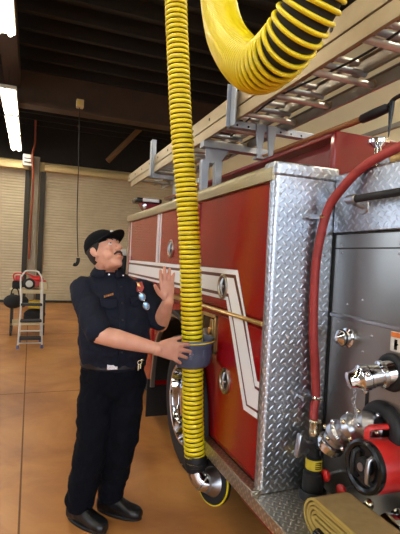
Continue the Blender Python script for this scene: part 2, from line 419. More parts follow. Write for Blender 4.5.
# body shell with wheel arch
b = B(); poly = [(1.87, .52), (AC-AA, .52)]+arch(AC, AZ, AA, AB)[::-1]+[(AC+AA, .45), (5.24, .45), (5.24, 2.0), (1.87, 2.0)]
prism(b, poly, 'x', X0+.012, 1.62)
obj('body_shell', b, 'truck_red', T, angle=30)
b = B(); box(b, 1.62, 3.4, 1.87, 5.24, .75, 2.02); box(b, X1+.06, 3.4, .1, 1.87, .6, 2.0); box(b, 1.62, 3.1, 2.3, 5.1, .45, .75)
obj('rear_body', b, 'truck_red_dark', T)
b = B(); outer = arch(AC, AZ, AA-.002, AB-.002); inner = arch(AC, AZ, AA-.03, AB-.03)
prism(b, outer+inner[::-1], 'x', X0+.02, 1.64); prism(b, outer, 'x', 1.60, 1.64); obj('wheel_liner', b, 'liner', T)
b = B(); outer = arch(AC, AZ, AA+.012, AB+.012, t0=-.1, t1=PI+.1); inner = arch(AC, AZ, AA-.018, AB-.018, t0=-.1, t1=PI+.1)
prism(b, outer+inner[::-1], 'x', X0-.018, X0+.02); obj('arch_trim', b, 'steel_satin', T, bevel=.004)
b = B(); outer = arch(AC, AZ, AA+.055, AB+.045, t0=PI*.5, t1=PI+.25); inner = arch(AC, AZ, AA+.010, AB+.010, t0=PI*.5, t1=PI+.25)
prism(b, outer+inner[::-1], 'x', X0-.05, X0+.005); obj('fender_flare', b, 'rubber', T, bevel=.006)
# wheel
WC, WZ, WR, WX = 3.17, .505, .505, 1.125
def wheel(x, name='wheel'):
    w = obj(name, one(lathe, (x, WC, WZ), (1, 0, 0), [(.03, .30), (.004, .34), (0, .40), (.006, .455), (.035, .492), (.06, .503), (.14, .505), (.22, .503), (.25, .485), (.275, .44), (.28, .34), (.25, .30)], 56, True), 'tire_rubber', T)
    b = B()
    for k in range(28):
        a = 2*PI*k/28; c = V((x+.14, WC+.503*math.cos(a), WZ+.503*math.sin(a))); 
        for dx in (-.08, .0, .08):
            m = Matrix.Translation(c+V((dx, 0, 0))) @ Matrix.Rotation(a, 4, 'X'); g = bmesh.ops.create_cube(b, size=1)
            bmesh.ops.transform(b, matrix=m @ Matrix.Diagonal((.055, .012, .075, 1)), verts=g['verts'])
    obj('tread_block', b, 'tire_rubber', w)
    r = obj('rim', one(lathe, (x, WC, WZ), (1, 0, 0), [(.03, .30), (.0, .315), (-.012, .305), (-.008, .292), (.03, .285), (.10, .272), (.118, .25), (.105, .20), (.085, .17), (.06, .13), (.02, .12), (.0, .11), (-.012, .06), (-.014, .0)], 48, caps=False), 'chrome', w)
    for k in range(10):
        a = 2*PI*k/10+.2; b = B(); c = V((x+.078, WC+.155*math.cos(a), WZ+.155*math.sin(a)))
        lathe(b, c, (-1, 0, 0), [(0, .016), (.03, .015), (.045, .008)], n=6); obj('lug_nut', b, 'chrome', r)
wheel(WX)
b = B(); box(b, X0-.04, 1.56, AC+AA+.02, AC+AA+.035, .16, .50); obj('mud_flap', b, 'rubber', T)
b = B(); box(b, 1.10, 1.6, AC+AA+.04, 5.15, .30, .46); obj('under_frame', b, 'liner', T)

# compartment doors (raised skins)
def door(y0, y1, z0, z1, name='compartment_door'):
    return obj(name, one(box, X0, X0+.02, y0, y1, z0, z1), 'truck_red', T, bevel=.006)
D = [door(1.90, 2.80, 1.325, 1.985), door(1.90, 2.44, .545, 1.275), door(2.86, 3.79, 1.325, 1.985), door(3.93, 5.06, 1.325, 1.985), door(3.93, 5.06, .50, 1.28)]
def latch(y, z, par, ry=.066, rz=.074):
    l = obj('latch', one(lambda b: (lathe(b, (X0+.001, y, z), (-1, 0, 0), [(0, 1), (.010, 1), (.014, .92), (.012, .80), (.004, .74)], n=30), bmesh.ops.transform(b, matrix=Matrix.Translation((X0, y, z)) @ Matrix.Diagonal((1, ry, rz, 1)) @ Matrix.Translation((-X0, -y, -z)), verts=b.verts))), 'latch_metal', par)
    b = B(); lathe(b, (X0-.001, y, z), (-1, 0, 0), [(0, 1), (.004, 1)], n=30); bmesh.ops.transform(b, matrix=Matrix.Translation((X0, y, z)) @ Matrix.Diagonal((1, ry*.76, rz*.76, 1)) @ Matrix.Translation((-X0, -y, -z)), verts=b.verts); obj('latch_recess', b, 'latch_dark', l)
    b = B(); tube(b, [(X0-.004, y, z+rz*.66), (X0-.014, y, z+rz*.3), (X0-.014, y, z-rz*.3), (X0-.004, y, z-rz*.66)], .009, n=10); ball(b, (X0-.010, y-.016, z), .010); obj('latch_handle', b, 'steel_satin', l)
    b = B(); lathe(b, (X0-.004, y+ry*.42, z-.01), (-1, 0, 0), [(0, .012), (.004, .012)], n=10); obj('keyhole', b, 'black_gloss', l)
latch(2.39, 1.447, D[0]); latch(2.298, .915, D[1]); latch(3.47, 1.674, D[2])
latch(4.05, 1.19, D[4], .05, .056)
# white stripes and chevron
def stripe(polys, m, x, name):
    b = B()
    for p in polys: prism(b, p, 'x', x, X0+.001)
    return obj(name, b, m, T, smooth=False)
EY = 5.08
stripe([[(EY, 1.553), (2.205, 1.553), (1.922, 1.019), (1.902, 1.019), (1.902, .833), (2.053, .833), (2.28, 1.266), (2.338, 1.371), (EY, 1.371)]], 'maroon', X0-.0012, 'stripe_border')
up = [[(EY, 1.551), (2.207, 1.551), (1.925, 1.017), (1.902, 1.017), (1.902, .988), (1.942, .988), (2.090, 1.294), (2.226, 1.523), (EY, 1.523)],
      [(EY, 1.503), (2.252, 1.503), (2.114, 1.285), (1.945, .974), (1.902, .972), (1.902, .878), (2.012, .873), (2.223, 1.27), (2.309, 1.412), (EY, 1.412)],
      [(EY, 1.393), (2.316, 1.393), (2.240, 1.268), (2.027, .862), (1.902, .864), (1.902, .836), (2.050, .834), (2.278, 1.266), (2.336, 1.373), (EY, 1.373)]]
st = stripe(up, 'stripe_white', X0-.0028, 'stripe')
st['label'] = 'white striping with a chevron turning down'
for y0, y1 in ((5.035, 5.06), (3.895, 3.92), (3.80, 3.825)):
    obj('edge_line', one(box, X0-.003, X0+.014, y0, y1, 1.553, 1.985), 'stripe_white', T, smooth=False)
# gold rub strip
b = B(); prism(b, [(X0+.001, 1.290), (X0-.012, 1.292), (X0-.014, 1.300), (X0-.008, 1.306), (X0-.006, 1.311), (X0+.001, 1.313)], 'y', 1.895, 2.80); box(b, X0-.018, X0+.014, 2.84, 3.5, 1.285, 1.315)
obj('rub_strip', b, 'gold_trim', T)
# recessed filler panel with gold frame
b = B()
y0, y1, z0, z1 = 2.47, 2.71, 1.03, 1.262
for a in ((y0, y1, z1-.018, z1), (y0, y1, z0, z0+.018), (y0, y0+.018, z0, z1), (y1-.018, y1, z0, z1)): box(b, X0-.008, X0+.02, *a)
fr = obj('filler_frame', b, 'gold_trim', T, bevel=.003)
obj('filler_recess', one(box, X0+.004, X0+.02, y0+.018, y1-.018, z0+.018, z1-.018), 'black_gloss', fr)
b = B(); box(b, X0-.006, X0+.006, 2.515, 2.56, 1.06, 1.235); cyl(b, (X0-.02, 2.54, 1.16), (X0+.0, 2.54, 1.16), .022); obj('filler_latch', b, 'gold_trim', fr, bevel=.004)
obj('filler_cap', one(lathe, (X0+.004, 2.63, 1.13), (-1, 0, 0), [(0, .035), (.018, .033), (.02, .02)], 20), 'steel_satin', fr)
# side bits ahead of the man
b = B(); box(b, X0-.03, X0+.01, 3.88, 3.92, 1.20, 1.27); obj('marker_lamp', b, 'gold_trim', T, bevel=.004)
b = B(); ball(b, (X0-.005, 3.99, 1.10), .03, .05, .06); obj('marker_lens', b, 'chrome', T)
# diamond plate top rail
b = B(); pts = [(X0+.014, 1.993), (X0-.012, 1.993), (X0-.014, 2.0)]+[(X0-.014+.03-.03*math.cos(a), 2.045+.03*math.sin(a)) for a in [PI/2*k/5 for k in range(6)]]+[(1.42, 2.075), (1.42, 2.0), (X0+.014, 2.0)]
prism(b, pts, 'y', Y0+.01, 5.26); obj('top_rail', b, 'tread_fine', T, angle=50)
obj('body_edge', one(box, X0-.002, X0+.03, 5.225, 5.26, .45, 2.0), 'tread_fine', T)
# corner plate, front-facing
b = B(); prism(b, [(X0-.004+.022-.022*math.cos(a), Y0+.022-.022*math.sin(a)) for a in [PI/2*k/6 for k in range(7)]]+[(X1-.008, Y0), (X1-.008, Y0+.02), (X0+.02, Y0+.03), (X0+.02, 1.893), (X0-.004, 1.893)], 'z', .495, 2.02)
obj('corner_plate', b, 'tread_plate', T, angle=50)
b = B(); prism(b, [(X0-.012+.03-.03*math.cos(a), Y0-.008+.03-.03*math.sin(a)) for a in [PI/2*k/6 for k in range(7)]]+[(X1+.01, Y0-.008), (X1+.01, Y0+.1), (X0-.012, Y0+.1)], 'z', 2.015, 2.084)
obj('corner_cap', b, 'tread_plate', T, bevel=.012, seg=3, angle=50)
b = B()
for zz in (.62, .95, 1.3, 1.65, 1.93):
    for xx in (X1-.05, X0+.03): b = B(); ball(b, (xx, Y0, zz), .006, .003, .006, seg=8); obj('rivet', b, 'steel_satin', T)
# running board
b = B(); box(b, X0-.03, X1, .25, Y0, .482, .492); rb = obj('running_board', b, 'tread_plate_worn', T)
b = B(); box(b, X0-.042, X0-.028, .25, 2.56, .432, .494); box(b, X0-.042, X0+.012, Y0, 2.56, .488, .512); box(b, X0-.04, X1, 1.86, 1.87, .44, .49)
obj('step_edge', b, 'tread_plate_worn', T, bevel=.003)
b = B(); box(b, 1.10, 1.42, 1.70, 2.12, .33, .43); obj('step_box', b, 'truck_red_dark', T, bevel=.01)
b = B(); box(b, 1.12, 1.6, .3, 2.5, .40, .48); box(b, 1.5, 3.2, .2, 5.0, .3, .5); obj('chassis', b, 'liner', T)
# tail equipment seen past the man's face
b = B(); box(b, .98, 1.10, 5.30, 5.5, 1.38, 1.60); obj('rear_housing', b, 'black_gloss', T, bevel=.01)
b = B(); box(b, .99, 1.09, 5.31, 5.45, 1.60, 1.68); obj('rear_marker', b, 'plastic_white', T, bevel=.01)
b = B(); box(b, 1.08, 1.5, 5.26, 5.5, .45, 1.62); obj('rear_panel', b, 'liner', T)

# pump panel (set back from the body side)
b = B(); box(b, X1, X1+.03, .2, Y0-.01, .49, 1.757); pp = obj('pump_panel', b, 'brushed_steel', T)
b = B(); box(b, X1-.006, X1, .2, Y0-.012, 1.684, 1.690); box(b, X1-.004, X1, .2, Y0-.012, 1.753, 1.759); obj('panel_seam', b, 'door_track', pp)
b = B(); prism(b, [(X1, 1.348), (X1-.008, 1.352), (X1-.008, 1.364), (X1, 1.372)], 'y', .2, Y0-.012); obj('panel_fold', b, 'steel_satin', pp)
b = B()
for yy, zz in ((1.78, 1.705), (1.78, 1.665), (1.42, 1.705), (1.42, 1.665), (1.62, 1.45), (1.78, 1.33), (1.60, 1.22), (1.55, 1.3), (1.72, 1.42)):
    b = B(); ball(b, (X1, yy, zz), .004, .007, .007, seg=8); obj('rivet', b, 'steel_satin', pp)
b = B(); box(b, X1-.012, X1+.03, .2, Y0-.004, 1.762, 2.045); box(b, X1-.012, X1+.2, .2, Y0-.004, 2.035, 2.05); obj('upper_plate', b, 'tread_plate', T, bevel=.008)
obj('panel_gap', one(box, X1-.006, X1+.02, Y0-.012, Y0+.01, .49, 2.0), 'liner', T)
# hand rail
b = B(); cyl(b, (X1-.075, 1.66, 1.902), (X1-.075, .5, 1.902), .017, n=16); hr = obj('grab_rail', b, 'rubber', T)
for yy in (1.66, .5):
    b = B(); lathe(b, (X1-.075, yy+.01, 1.902), (0, -1, 0), [(0, .014), (.01, .021), (.06, .021), (.065, .016)], n=14); cyl(b, (X1-.075, yy-.03, 1.89), (X1-.01, yy-.03, 1.872), .013); lathe(b, (X1-.012, yy-.03, 1.872), (-1, 0, 0), [(0, .035), (.006, .03)], n=14); obj('rail_stanchion', b, 'steel_satin', hr)
# top-side hose bed box and chrome post
b = B(); box(b, 1.50, 3.0, 1.93, 5.0, 2.02, 2.27); box(b, 1.42, 3.0, 1.90, 5.0, 2.262, 2.29); box(b, 1.42, 3.0, 1.89, 1.93, 2.05, 2.29)
obj('hose_bed', b, 'truck_red_dark', T, bevel=.008)
b = B(); lathe(b, (1.525, 1.70, 2.04), (0, 0, 1), [(0, .045), (.012, .045), (.016, .026), (.05, .024), (.06, .032), (.08, .032), (.09, .02), (.13, .018), (.145, .04), (.15, .05), (.165, .052), (.172, .044), (.178, .01)], n=24)
obj('monitor_post', b, 'chrome', T)
b = B(); cyl(b, (1.545, 1.665, 2.105), (1.545, .7, 2.115), .026); obj('discharge_pipe', b, 'gold_trim', T)
b = B(); lathe(b, (1.545, 1.67, 2.105), (0, -1, 0), [(0, .03), (.02, .034), (.05, .034), (.055, .028)], n=18); obj('pipe_collar', b, 'steel_satin', T)
# warning beacon at the far end
b = B(); box(b, 1.10, 1.40, 5.0, 5.25, 2.22, 2.27); bc = obj('warning_light', b, 'black_gloss', T, bevel=.015)
b = B(); box(b, 1.17, 1.36, 4.985, 5.01, 2.225, 2.265); obj('clear_lens', b, 'stripe_white', bc, bevel=.004)
b = B(); prism(b, [(1.16, 2.22), (1.46, 2.22), (1.46, 2.07), (1.26, 2.07)], 'y', 5.02, 5.22); obj('light_pedestal', b, 'truck_red_dark', T, bevel=.01)
b = B(); lathe(b, (1.2, 5.015, 2.18), (0, -1, 0), [(0, .03), (.012, .02)], n=14); obj('red_lens', b, 'chrome', bc)

# valves on the pump panel ---------------------------------------------------
b = B(); lathe(b, (X1, 1.70, 1.265), (-1, 0, 0), [(0, .044), (.008, .046), (.014, .034), (.03, .032), (.034, .038), (.05, .036), (.06, .024), (.07, .012)], n=24); g = obj('drain_valve', b, 'chrome', T)
b = B(); lathe(b, (X1-.034, 1.70, 1.265), (-1, 0, 0), [(0, .04), (.006, .04)], n=24); obj('valve_ring', b, 'rubber', g)
ax = V((-1, .28, -.22)).normalized(); p0 = V((X1-.01, 1.415, 1.175))
b = B(); torus(b, p0+V((.0, 0, 0)), (1, 0, 0), .062, .017, n=32, m=10); dv = obj('discharge_outlet', b, 'rubber', T)
b = B(); lathe(b, p0, ax, [(0, .055), (.03, .05), (.035, .056), (.05, .056), (.055, .046), (.085, .046), (.088, .05), (.1, .05)], n=26); obj('outlet_barrel', b, 'chrome', dv)
b = B(); lathe(b, p0+ax*.1, ax, [(0, .046), (.005, .054), (.035, .054), (.04, .046), (.065, .036), (.085, .034), (.09, .02)], n=26)
s, t2 = frame_of(ax)
for k in range(3):
    a = 2*PI*k/3+.5; c = p0+ax*.12+(s*math.cos(a)+t2*math.sin(a))*.055; ball(b, c, .013, seg=10)
obj('outlet_cap', b, 'chrome', dv)
b = B(); c0 = p0+ax*.16+V((0, 0, -.035))
for k in range(13): torus(b, c0+V((.004*math.sin(k), -.002*k, -.012*k)), (1, 0, 0) if k % 2 else (0, 1, 0), .006, .0022, n=10, m=5)
obj('cap_chain', b, 'steel_satin', dv)
# brass and chrome swivel elbow
q0 = V((X1, 1.50, .93)); q1 = V((1.335, 1.56, .87))
b = B(); torus(b, q0+V((-.01, -.05, .0)), (1, 0, 0), .085, .03, n=32, m=10); sw = obj('suction_gland', b, 'rubber', T)
b = B(); P = smooth_path([(X1, 1.47, .92), (1.37, 1.50, .925), (1.335, 1.55, .90), (1.315, 1.60, .86), (1.30, 1.63, .81)], .012)
rr = [.05+.012*(1 if (i//3) % 2 else 0) for i in range(len(P))]; tube(b, P, rr, n=22); obj('elbow_barrel', b, 'steel_satin', sw)
F = frames(P)
for k, i in enumerate(range(2, len(P)-1, 4)):
    for j in range(5):
        a = 2*PI*j/5+.4*k; s, t2 = F[i]; c = P[i]+(s*math.cos(a)+t2*math.sin(a))*.062
        b = B(); m = Matrix((s*math.cos(a)+t2*math.sin(a), P[i]-P[i-1] if i else V((0, 0, 1)), V((0, 0, 1)))).transposed()
        ball(b, c, .011, .011, .011, seg=10); obj('lug', b, 'chrome' if (j+k) % 2 else 'brass', sw)
b = B(); lathe(b, P[-1], P[-1]-P[-3], [(0, .04), (.008, .062), (.03, .062), (.036, .05), (.05, .05)], n=24); obj('elbow_collar', b, 'chrome', sw)
# red capped intake valve
c = V((1.275, 1.39, .812)); ax = V((-1, -.0, .03)).normalized(); K_ = .77
b = B(); lathe(b, c-ax*.0, -ax, [(0, .10), (.012, .130), (.03, .136), (.16, .134), (.20, .12), (.24, .08)], n=40); iv = obj('intake_valve', b, 'valve_red', T)
b = B(); lathe(b, c, ax, [(-.02, .128), (0, .136), (.02, .134), (.028, .120), (.022, .104), (.006, .098), (.004, .001)], n=44); obj('intake_cap', b, 'black_gloss', iv)
s = V((0, 0, 1)); w = ax.cross(s).normalized(); s = w.cross(ax).normalized()
b = B(); lathe(b, c, ax, [(.0, .05), (.03, .045), (.034, .02)], n=24); obj('cap_boss', b, 'rubber', iv)
b = B(); lathe(b, c+ax*.03, ax, [(0, .022), (.008, .02)], n=18); obj('boss_plug', b, 'steel_satin', iv)
def bar(sgn, m):
    b = B(); k = w*sgn*.055
    tube(b, [c+ax*.004+k+s*.07, c+ax*.034+k+s*.055, c+ax*.04+k, c+ax*.034+k-s*.055, c+ax*.004+k-s*.07], .013, n=10); obj('cap_grip', b, m, iv)
bar(1, 'rubber'); bar(-1, 'steel_satin')
b = B(); h0 = c-ax*.02+s*.12
tube(b, smooth_path([h0-ax*.0+w*.03, h0+w*.03+s*.05, h0-ax*.02+s*.07+w*.02, h0-ax*.15+s*.075-w*.0, h0-ax*.19+s*.05, h0-ax*.19], .012), .018, n=10, rb=.015); obj('carry_handle', b, 'valve_red', iv)
m_ = T.matrix_basis.inverted() @ Matrix.Translation(c) @ Matrix.Scale(K_, 4) @ Matrix.Translation(-c) @ T.matrix_basis
for o in [iv]+list(iv.children): o.data.transform(m_)
# red pull knobs
for yy, zz in ((1.715, .615), (1.60, .60)):
    b = B(); cyl(b, (X1, yy, zz+.01), (1.35, yy, zz), .007); k = obj('control_rod', b, 'steel_satin', T)
    b = B(); lathe(b, (1.355, yy, zz), (-1, 0, -.1), [(0, .016), (.01, .028), (.022, .028), (.028, .02)], n=18); obj('red_knob', b, 'valve_red', k)
b = B(); lathe(b, (X1, 1.56, .70), (-1, 0, 0), [(0, .10), (.01, .10), (.016, .08)], n=32); obj('intake_plate', b, 'liner', T)
b = B(); lathe(b, (X1, 1.27, .60), (-1, .1, 0), [(0, .075), (.03, .07), (.035, .08), (.05, .08), (.055, .062), (.08, .06), (.085, .07), (.105, .07), (.11, .05)], n=28); e = obj('drain_outlet', b, 'chrome', T)
b = B(); tube(b, [(1.33, 1.42, .63), (1.31, 1.44, .60), (1.31, 1.45, .56)], .014, n=10); ball(b, (1.33, 1.42, .635), .022, seg=12); obj('drain_lever', b, 'brass', T)
# data plates, slot and warning sign
b = B(); box(b, X1-.003, X1, 1.445, 1.505, 1.0, 1.024); dp = obj('data_plate', b, 'black_gloss', T)
b = B(); box(b, X1-.004, X1, 1.465, 1.485, 1.006, 1.018); obj('plate_marking', b, 'steel_satin', dp)
b = B(); box(b, X1-.003, X1, 1.40, 1.455, 1.222, 1.240); obj('data_plate', b, 'black_gloss', T)
b = B(); box(b, X1-.002, X1, 1.545, 1.565, .94, 1.10); obj('panel_slot', b, 'liner', T)
b = B(); box(b, X1-.004, X1, 1.24, 1.435, 1.262, 1.342); sg = obj('warning_sign', b, 'sign_white', T)
b = B(); box(b, X1-.006, X1-.003, 1.24, 1.432, 1.320, 1.340); obj('orange_header', b, 'sign_orange', sg)
b = B(); lathe(b, (X1-.003, 1.405, 1.292), (-1, 0, 0), [(0, .015), (.003, .015)], n=3); box(b, X1-.006, X1-.003, 1.398, 1.412, 1.270, 1.312)
for k in range(5):
    for j in range(3): box(b, X1-.006, X1-.003, 1.36-.028*k, 1.375-.028*k, 1.276+.013*j, 1.281+.013*j)
obj('pictogram', b, 'black_gloss', sg)
# ladder rack: cross plates, posts and legs
def part(name, m, f, bevel=.003): b = B(); f(b); return obj(name, b, m, T, bevel=bevel)
def rack(yy, x0=1.19, x1=1.93):
    a = part('rack_plate', 'bracket_grey', lambda b: (box(b, x0-.02, x1, yy-.006, yy+.006, 2.474, 2.520), box(b, x0, x1, yy, yy+.05, 2.474, 2.480)))
    b = B()
    for k in range(9): lathe(b, (x0+.04+k*.082, yy-.0055, 2.490), (0, -1, 0), [(0, .007), (.002, .007)], n=10)
    obj('bolt_hole', b, 'black_gloss', a)
rack(2.676)
part('rack_post', 'bracket_grey', lambda b: (box(b, 1.175, 1.183, 2.59, 2.67, 2.47, 2.745), box(b, 1.150, 1.183, 2.67, 2.678, 2.47, 2.745)))
part('rack_post', 'bracket_grey', lambda b: (box(b, 1.172, 1.182, 4.69, 4.77, 2.47, 2.86), box(b, 1.172, 1.22, 4.69, 4.70, 2.47, 2.86)))
for x in (1.40, 1.485):
    part('rack_leg', 'bracket_grey', lambda b: prism(b, [(x-.035, 2.52), (x+.035, 2.52), (x+.012, 2.295), (x-.012, 2.295)], 'y', 2.655, 2.675))
part('rack_foot', 'bracket_grey', lambda b: box(b, 1.37, 1.52, 2.64, 2.70, 2.285, 2.30))
part('rack_arm', 'bracket_grey', lambda b: box(b, 1.19, 1.95, 3.17, 3.25, 2.455, 2.502))
part('rack_gusset', 'bracket_grey', lambda b: prism(b, [(1.22, 2.46), (1.42, 2.46), (1.34, 2.34), (1.22, 2.34)], 'y', 3.20, 3.21))
for x, dx in ((1.215, 0), (1.325, .0)):
    part('rack_leg', 'bracket_grey', lambda b: prism(b, [(x-.03, 2.36), (x+.03, 2.36), (x+.022, 2.07), (x-.022, 2.07)], 'y', 3.17, 3.23))
part('rack_arm', 'bracket_grey', lambda b: box(b, 1.19, 1.95, 4.70, 4.77, 2.455, 2.50))
part('rack_leg', 'bracket_grey', lambda b: box(b, 1.45, 1.52, 4.70, 4.77, 2.07, 2.46))
part('rack_arm', 'bracket_grey', lambda b: box(b, 1.45, 1.95, 4.2, 4.26, 2.2, 2.24))
for yy in (2.676, 3.21, 4.735):
    part('rack_leg', 'bracket_grey', lambda b: box(b, 1.86, 1.92, yy-.02, yy+.04, 2.26, 2.50))
# hose clips on the corner plate
for zz, xx in ((1.83, 1.315), (.955, 1.328)):
    b = B(); torus(b, (xx, 1.812, zz), (.12, 0, 1), .027, .0075, n=20, m=6); k = obj('hose_clip', b, 'chrome', T)
    b = B(); box(b, xx-.078, xx-.028, 1.798, 1.812, zz-.011, zz+.011); obj('clip_arm', b, 'steel_satin', k); b = B(); cyl(b, (xx-.07, 1.805, zz), (xx-.07, Y0, zz), .008, n=10); obj('clip_screw', b, 'steel_satin', k)
# rubber holder at the nozzle's foot
b = B(); lathe(b, (1.303, 1.76, .492), (0, 0, 1), [(0, .064), (.035, .064), (.04, .060), (.04, .056), (.006, .056)], n=28, caps=False); b.faces.ensure_lookup_table(); obj('nozzle_cup', b, 'rubber', T)

# ------------------------------------------------------------------ booster hose with nozzle
H = thing('booster_hose', 'red rubber booster hose with a black nozzle hanging down the diamond plate corner', 'hose', (1.303, 1.76, .5))
P = smooth_path([(1.308, 1.785, .83), (1.318, 1.805, .90), (1.328, 1.81, .96), (1.315, 1.812, 1.12), (1.296, 1.812, 1.27), (1.288, 1.812, 1.48), (1.293, 1.81, 1.66), (1.322, 1.79, 1.86), (1.345, 1.73, 1.955), (1.385, 1.62, 2.055), (1.47, 1.46, 2.135), (1.56, 1.26, 2.19), (1.68, .95, 2.2)], .02)
b = B(); tube(b, P, .0215, n=18); obj('hose_tube', b, 'booster_red', H)
n_before = set(bpy.data.objects)
b = B(); lathe(b, (1.303, 1.768, .735), (.03, .05, 1), [(0, .024), (.02, .03), (.03, .027), (.06, .027), (.07, .031), (.08, .027)], n=22); obj('coupling', b, 'brass', H)
b = B(); lathe(b, (1.303, 1.762, .745), (0, 0, -1), [(0, .02), (.012, .03), (.05, .032), (.075, .024), (.10, .024), (.105, .036), (.17, .038), (.175, .03), (.20, .03)], n=26); nz = obj('nozzle_body', b, 'rubber', H)
b = B(); lathe(b, (1.303, 1.762, .635), (0, 0, -1), [(0, .0385), (.048, .0395)], n=26, caps=False); obj('yellow_label', b, 'label_yellow', nz)
b = B()
for k in range(4): box(b, 1.285, 1.318, 1.7225, 1.7245, .596+.009*k, .599+.009*k)
obj('label_print', b, 'black_gloss', nz)
b = B(); lathe(b, (1.303, 1.762, .575), (0, 0, -1), [(0, .036), (.008, .048), (.06, .050), (.10, .050), (.118, .044), (.124, .03)], n=26); obj('bumper', b, 'rubber', H)
b = B(); prism(b, [(1.185, .655), (1.20, .765), (1.215, .765), (1.245, .725), (1.30, .72), (1.30, .69), (1.24, .695), (1.21, .66)], 'y', 1.735, 1.765); obj('bail_handle', b, 'steel_satin', H, bevel=.007, label='grey pistol style shutoff handle')
b = B(); cyl(b, (1.303, 1.73, .71), (1.303, 1.70, .71), .02); ball(b, (1.35, 1.73, .70), .018, seg=10); obj('pivot', b, 'rubber', H)
for o in set(bpy.data.objects)-n_before: o.data.transform(Matrix.Translation((0, 0, .045)))

# ------------------------------------------------------------------ folded attack hose on the running board
FH = thing('folded_fire_hose', 'khaki flat fire hose folded in layers on the diamond plate running board', 'hose', (1.21, 1.4, .492))
def ribbon(bm, P, x0, x1, th):
    """flat hose: YZ path extruded across X with thickness th"""
    n = len(P); L_, R_ = [], []
    for i, (y, z) in enumerate(P):
        a = P[max(i-1, 0)]; c = P[min(i+1, n-1)]; d = V((c[0]-a[0], c[1]-a[1])).normalized(); nn = V((-d.y, d.x))*th/2
        L_.append((y+nn.x, z+nn.y)); R_.append((y-nn.x, z-nn.y))
    prism(bm, L_+R_[::-1], 'x', x0, x1)
zb = .498
yc = 1.475
def fold(k):
    r = .012+.0168*k; zc = zb+.076
    top = [(yc-.5, zc+r*.80-.01), (yc-.25, zc+r*.95)]+[(yc+r*1.0*math.sin(a), zc+r*math.cos(a)*(.95 if a < PI/2 else .82)) for a in [PI*j/12 for j in range(13)]]+[(yc-.25, zc-r*.8), (yc-.5, zc-r*.8)]
    return top
for k in range(5):
    b = B(); ribbon(b, fold(k), 1.118+.004*(k % 2), 1.290+.004*(k % 2), .0085); l = obj('fold', b, 'hose_khaki', FH, bevel=.003)
    b = B(); ribbon(b, fold(k), 1.114+.004*(k % 2), 1.119+.004*(k % 2), .0105); obj('woven_edge', b, 'hose_khaki_edge', l)
b = B(); cyl(b, (1.113, yc-.02, zb+.032), (1.105, yc-.11, zb+.03), .024, n=18); obj('end_coupling', b, 'black_gloss', FH)

# ------------------------------------------------------------------ ladder on the rack
LD = thing('extension_ladder', 'long aluminium extension ladder lying flat on the overhead rack above the truck', 'ladder', (1.4, 3.4, 2.507))
XA, XB, ZL = 1.20, 1.62, 2.508
def rail(x, s, y0, y1, z0, z1, m, name='side_rail'):
    b = B(); box(b, min(x, x+s*.006), max(x, x+s*.006), y0, y1, z0, z1); box(b, min(x, x+s*.02), max(x, x+s*.02), y0, y1, z0, z0+.006); box(b, min(x, x+s*.02), max(x, x+s*.02), y0, y1, z1-.006, z1)
    return obj(name, b, m, LD, bevel=.002)
rail(XA, 1, .7, 5.85, ZL, ZL+.075, 'alu_rail'); rail(XB, -1, .7, 5.85, ZL, ZL+.075, 'alu')
a = rail(XA+.004, 1, .75, 6.05, ZL+.085, ZL+.185, 'alu_rail'); rail(XB-.045, -1, .75, 6.05, ZL+.085, ZL+.175, 'alu')
b = B(); yy = .95
while yy < 6: lathe(b, (XA+.004, yy, ZL+.135), (-1, 0, 0), [(0, .012), (.004, .01)], n=10); yy += .36
obj('rail_bolt', b, 'door_track', a)
yy = .78
while yy < 5.8:
    for lv, (dz, dx, m, r) in enumerate(((.030, .0, 'alu_rung', .017), (.088, .035, 'bracket_grey', .016), (.146, .07, 'alu_rung', .016))):
        b = B(); cyl(b, (XA+.006+dx, yy+.02*lv, ZL+dz), (XB-.006-dx, yy+.02*lv, ZL+dz), r, n=14); obj('rung', b, m, LD)
    b = B(); lathe(b, (XB-.012, yy, ZL+.035), (1, 0, 0), [(0, .026), (.02, .026)], n=12); obj('rung_boss', b, 'alu_rail', LD)
    yy += .36
b = B(); tube(b, smooth_path([(1.30, .8, ZL+.085), (1.38, 1.6, ZL+.06), (1.33, 2.4, ZL+.075), (1.42, 3.2, ZL+.06)], .05), .006, n=6); obj('halyard', b, 'rubber', LD)
# wooden pike poles lying on top of the ladder
PP = thing('pike_pole', 'brown wooden pole stowed inside the ladder on the overhead rack', 'pole', (1.40, 3.0, ZL+.2))
b = B(); box(b, 1.37, 1.47, .75, 4.8, ZL+.175, ZL+.215); obj('wood_shaft', b, 'wood_pole', PP, bevel=.01)
b = B(); lathe(b, (1.435, 4.8, ZL+.17), (0, 1, 0), [(0, .02), (.1, .018), (.2, .003)], n=12); obj('point', b, 'steel_satin', PP)
# tool with black grip and pick
TK = thing('pick_tool', 'long handled pick tool with a black grip above the red hose bed edge', 'tool', (1.66, 1.7, 2.3))
d = (V((1.62, 1.35, 2.395))-V((1.62, 2.4, 2.375))).normalized(); a0 = V((1.62, 2.75, 2.372))
b = B(); cyl(b, (1.62, 3.0, 2.40), (1.62, 1.92, 2.388), .016, .018, n=14); obj('shaft', b, 'wood_pole', TK)
b = B(); lathe(b, (1.62, 1.945, 2.388), (0, -1, .03), [(0, .016), (.012, .024), (.10, .026), (.18, .024), (.20, .015)], n=16); obj('grip', b, 'rubber', TK)
b = B(); tube(b, smooth_path([(1.62, 1.76, 2.394), (1.62, 1.735, 2.41), (1.62, 1.71, 2.425), (1.62, 1.62, 2.43), (1.62, 1.52, 2.42)], .01), .011, n=8); obj('head', b, 'black_gloss', TK)
b = B(); lathe(b, (1.62, 1.725, 2.42), (0, .08, -1), [(0, .013), (.06, .012), (.175, .002)], n=10); obj('spike', b, 'black_gloss', TK)
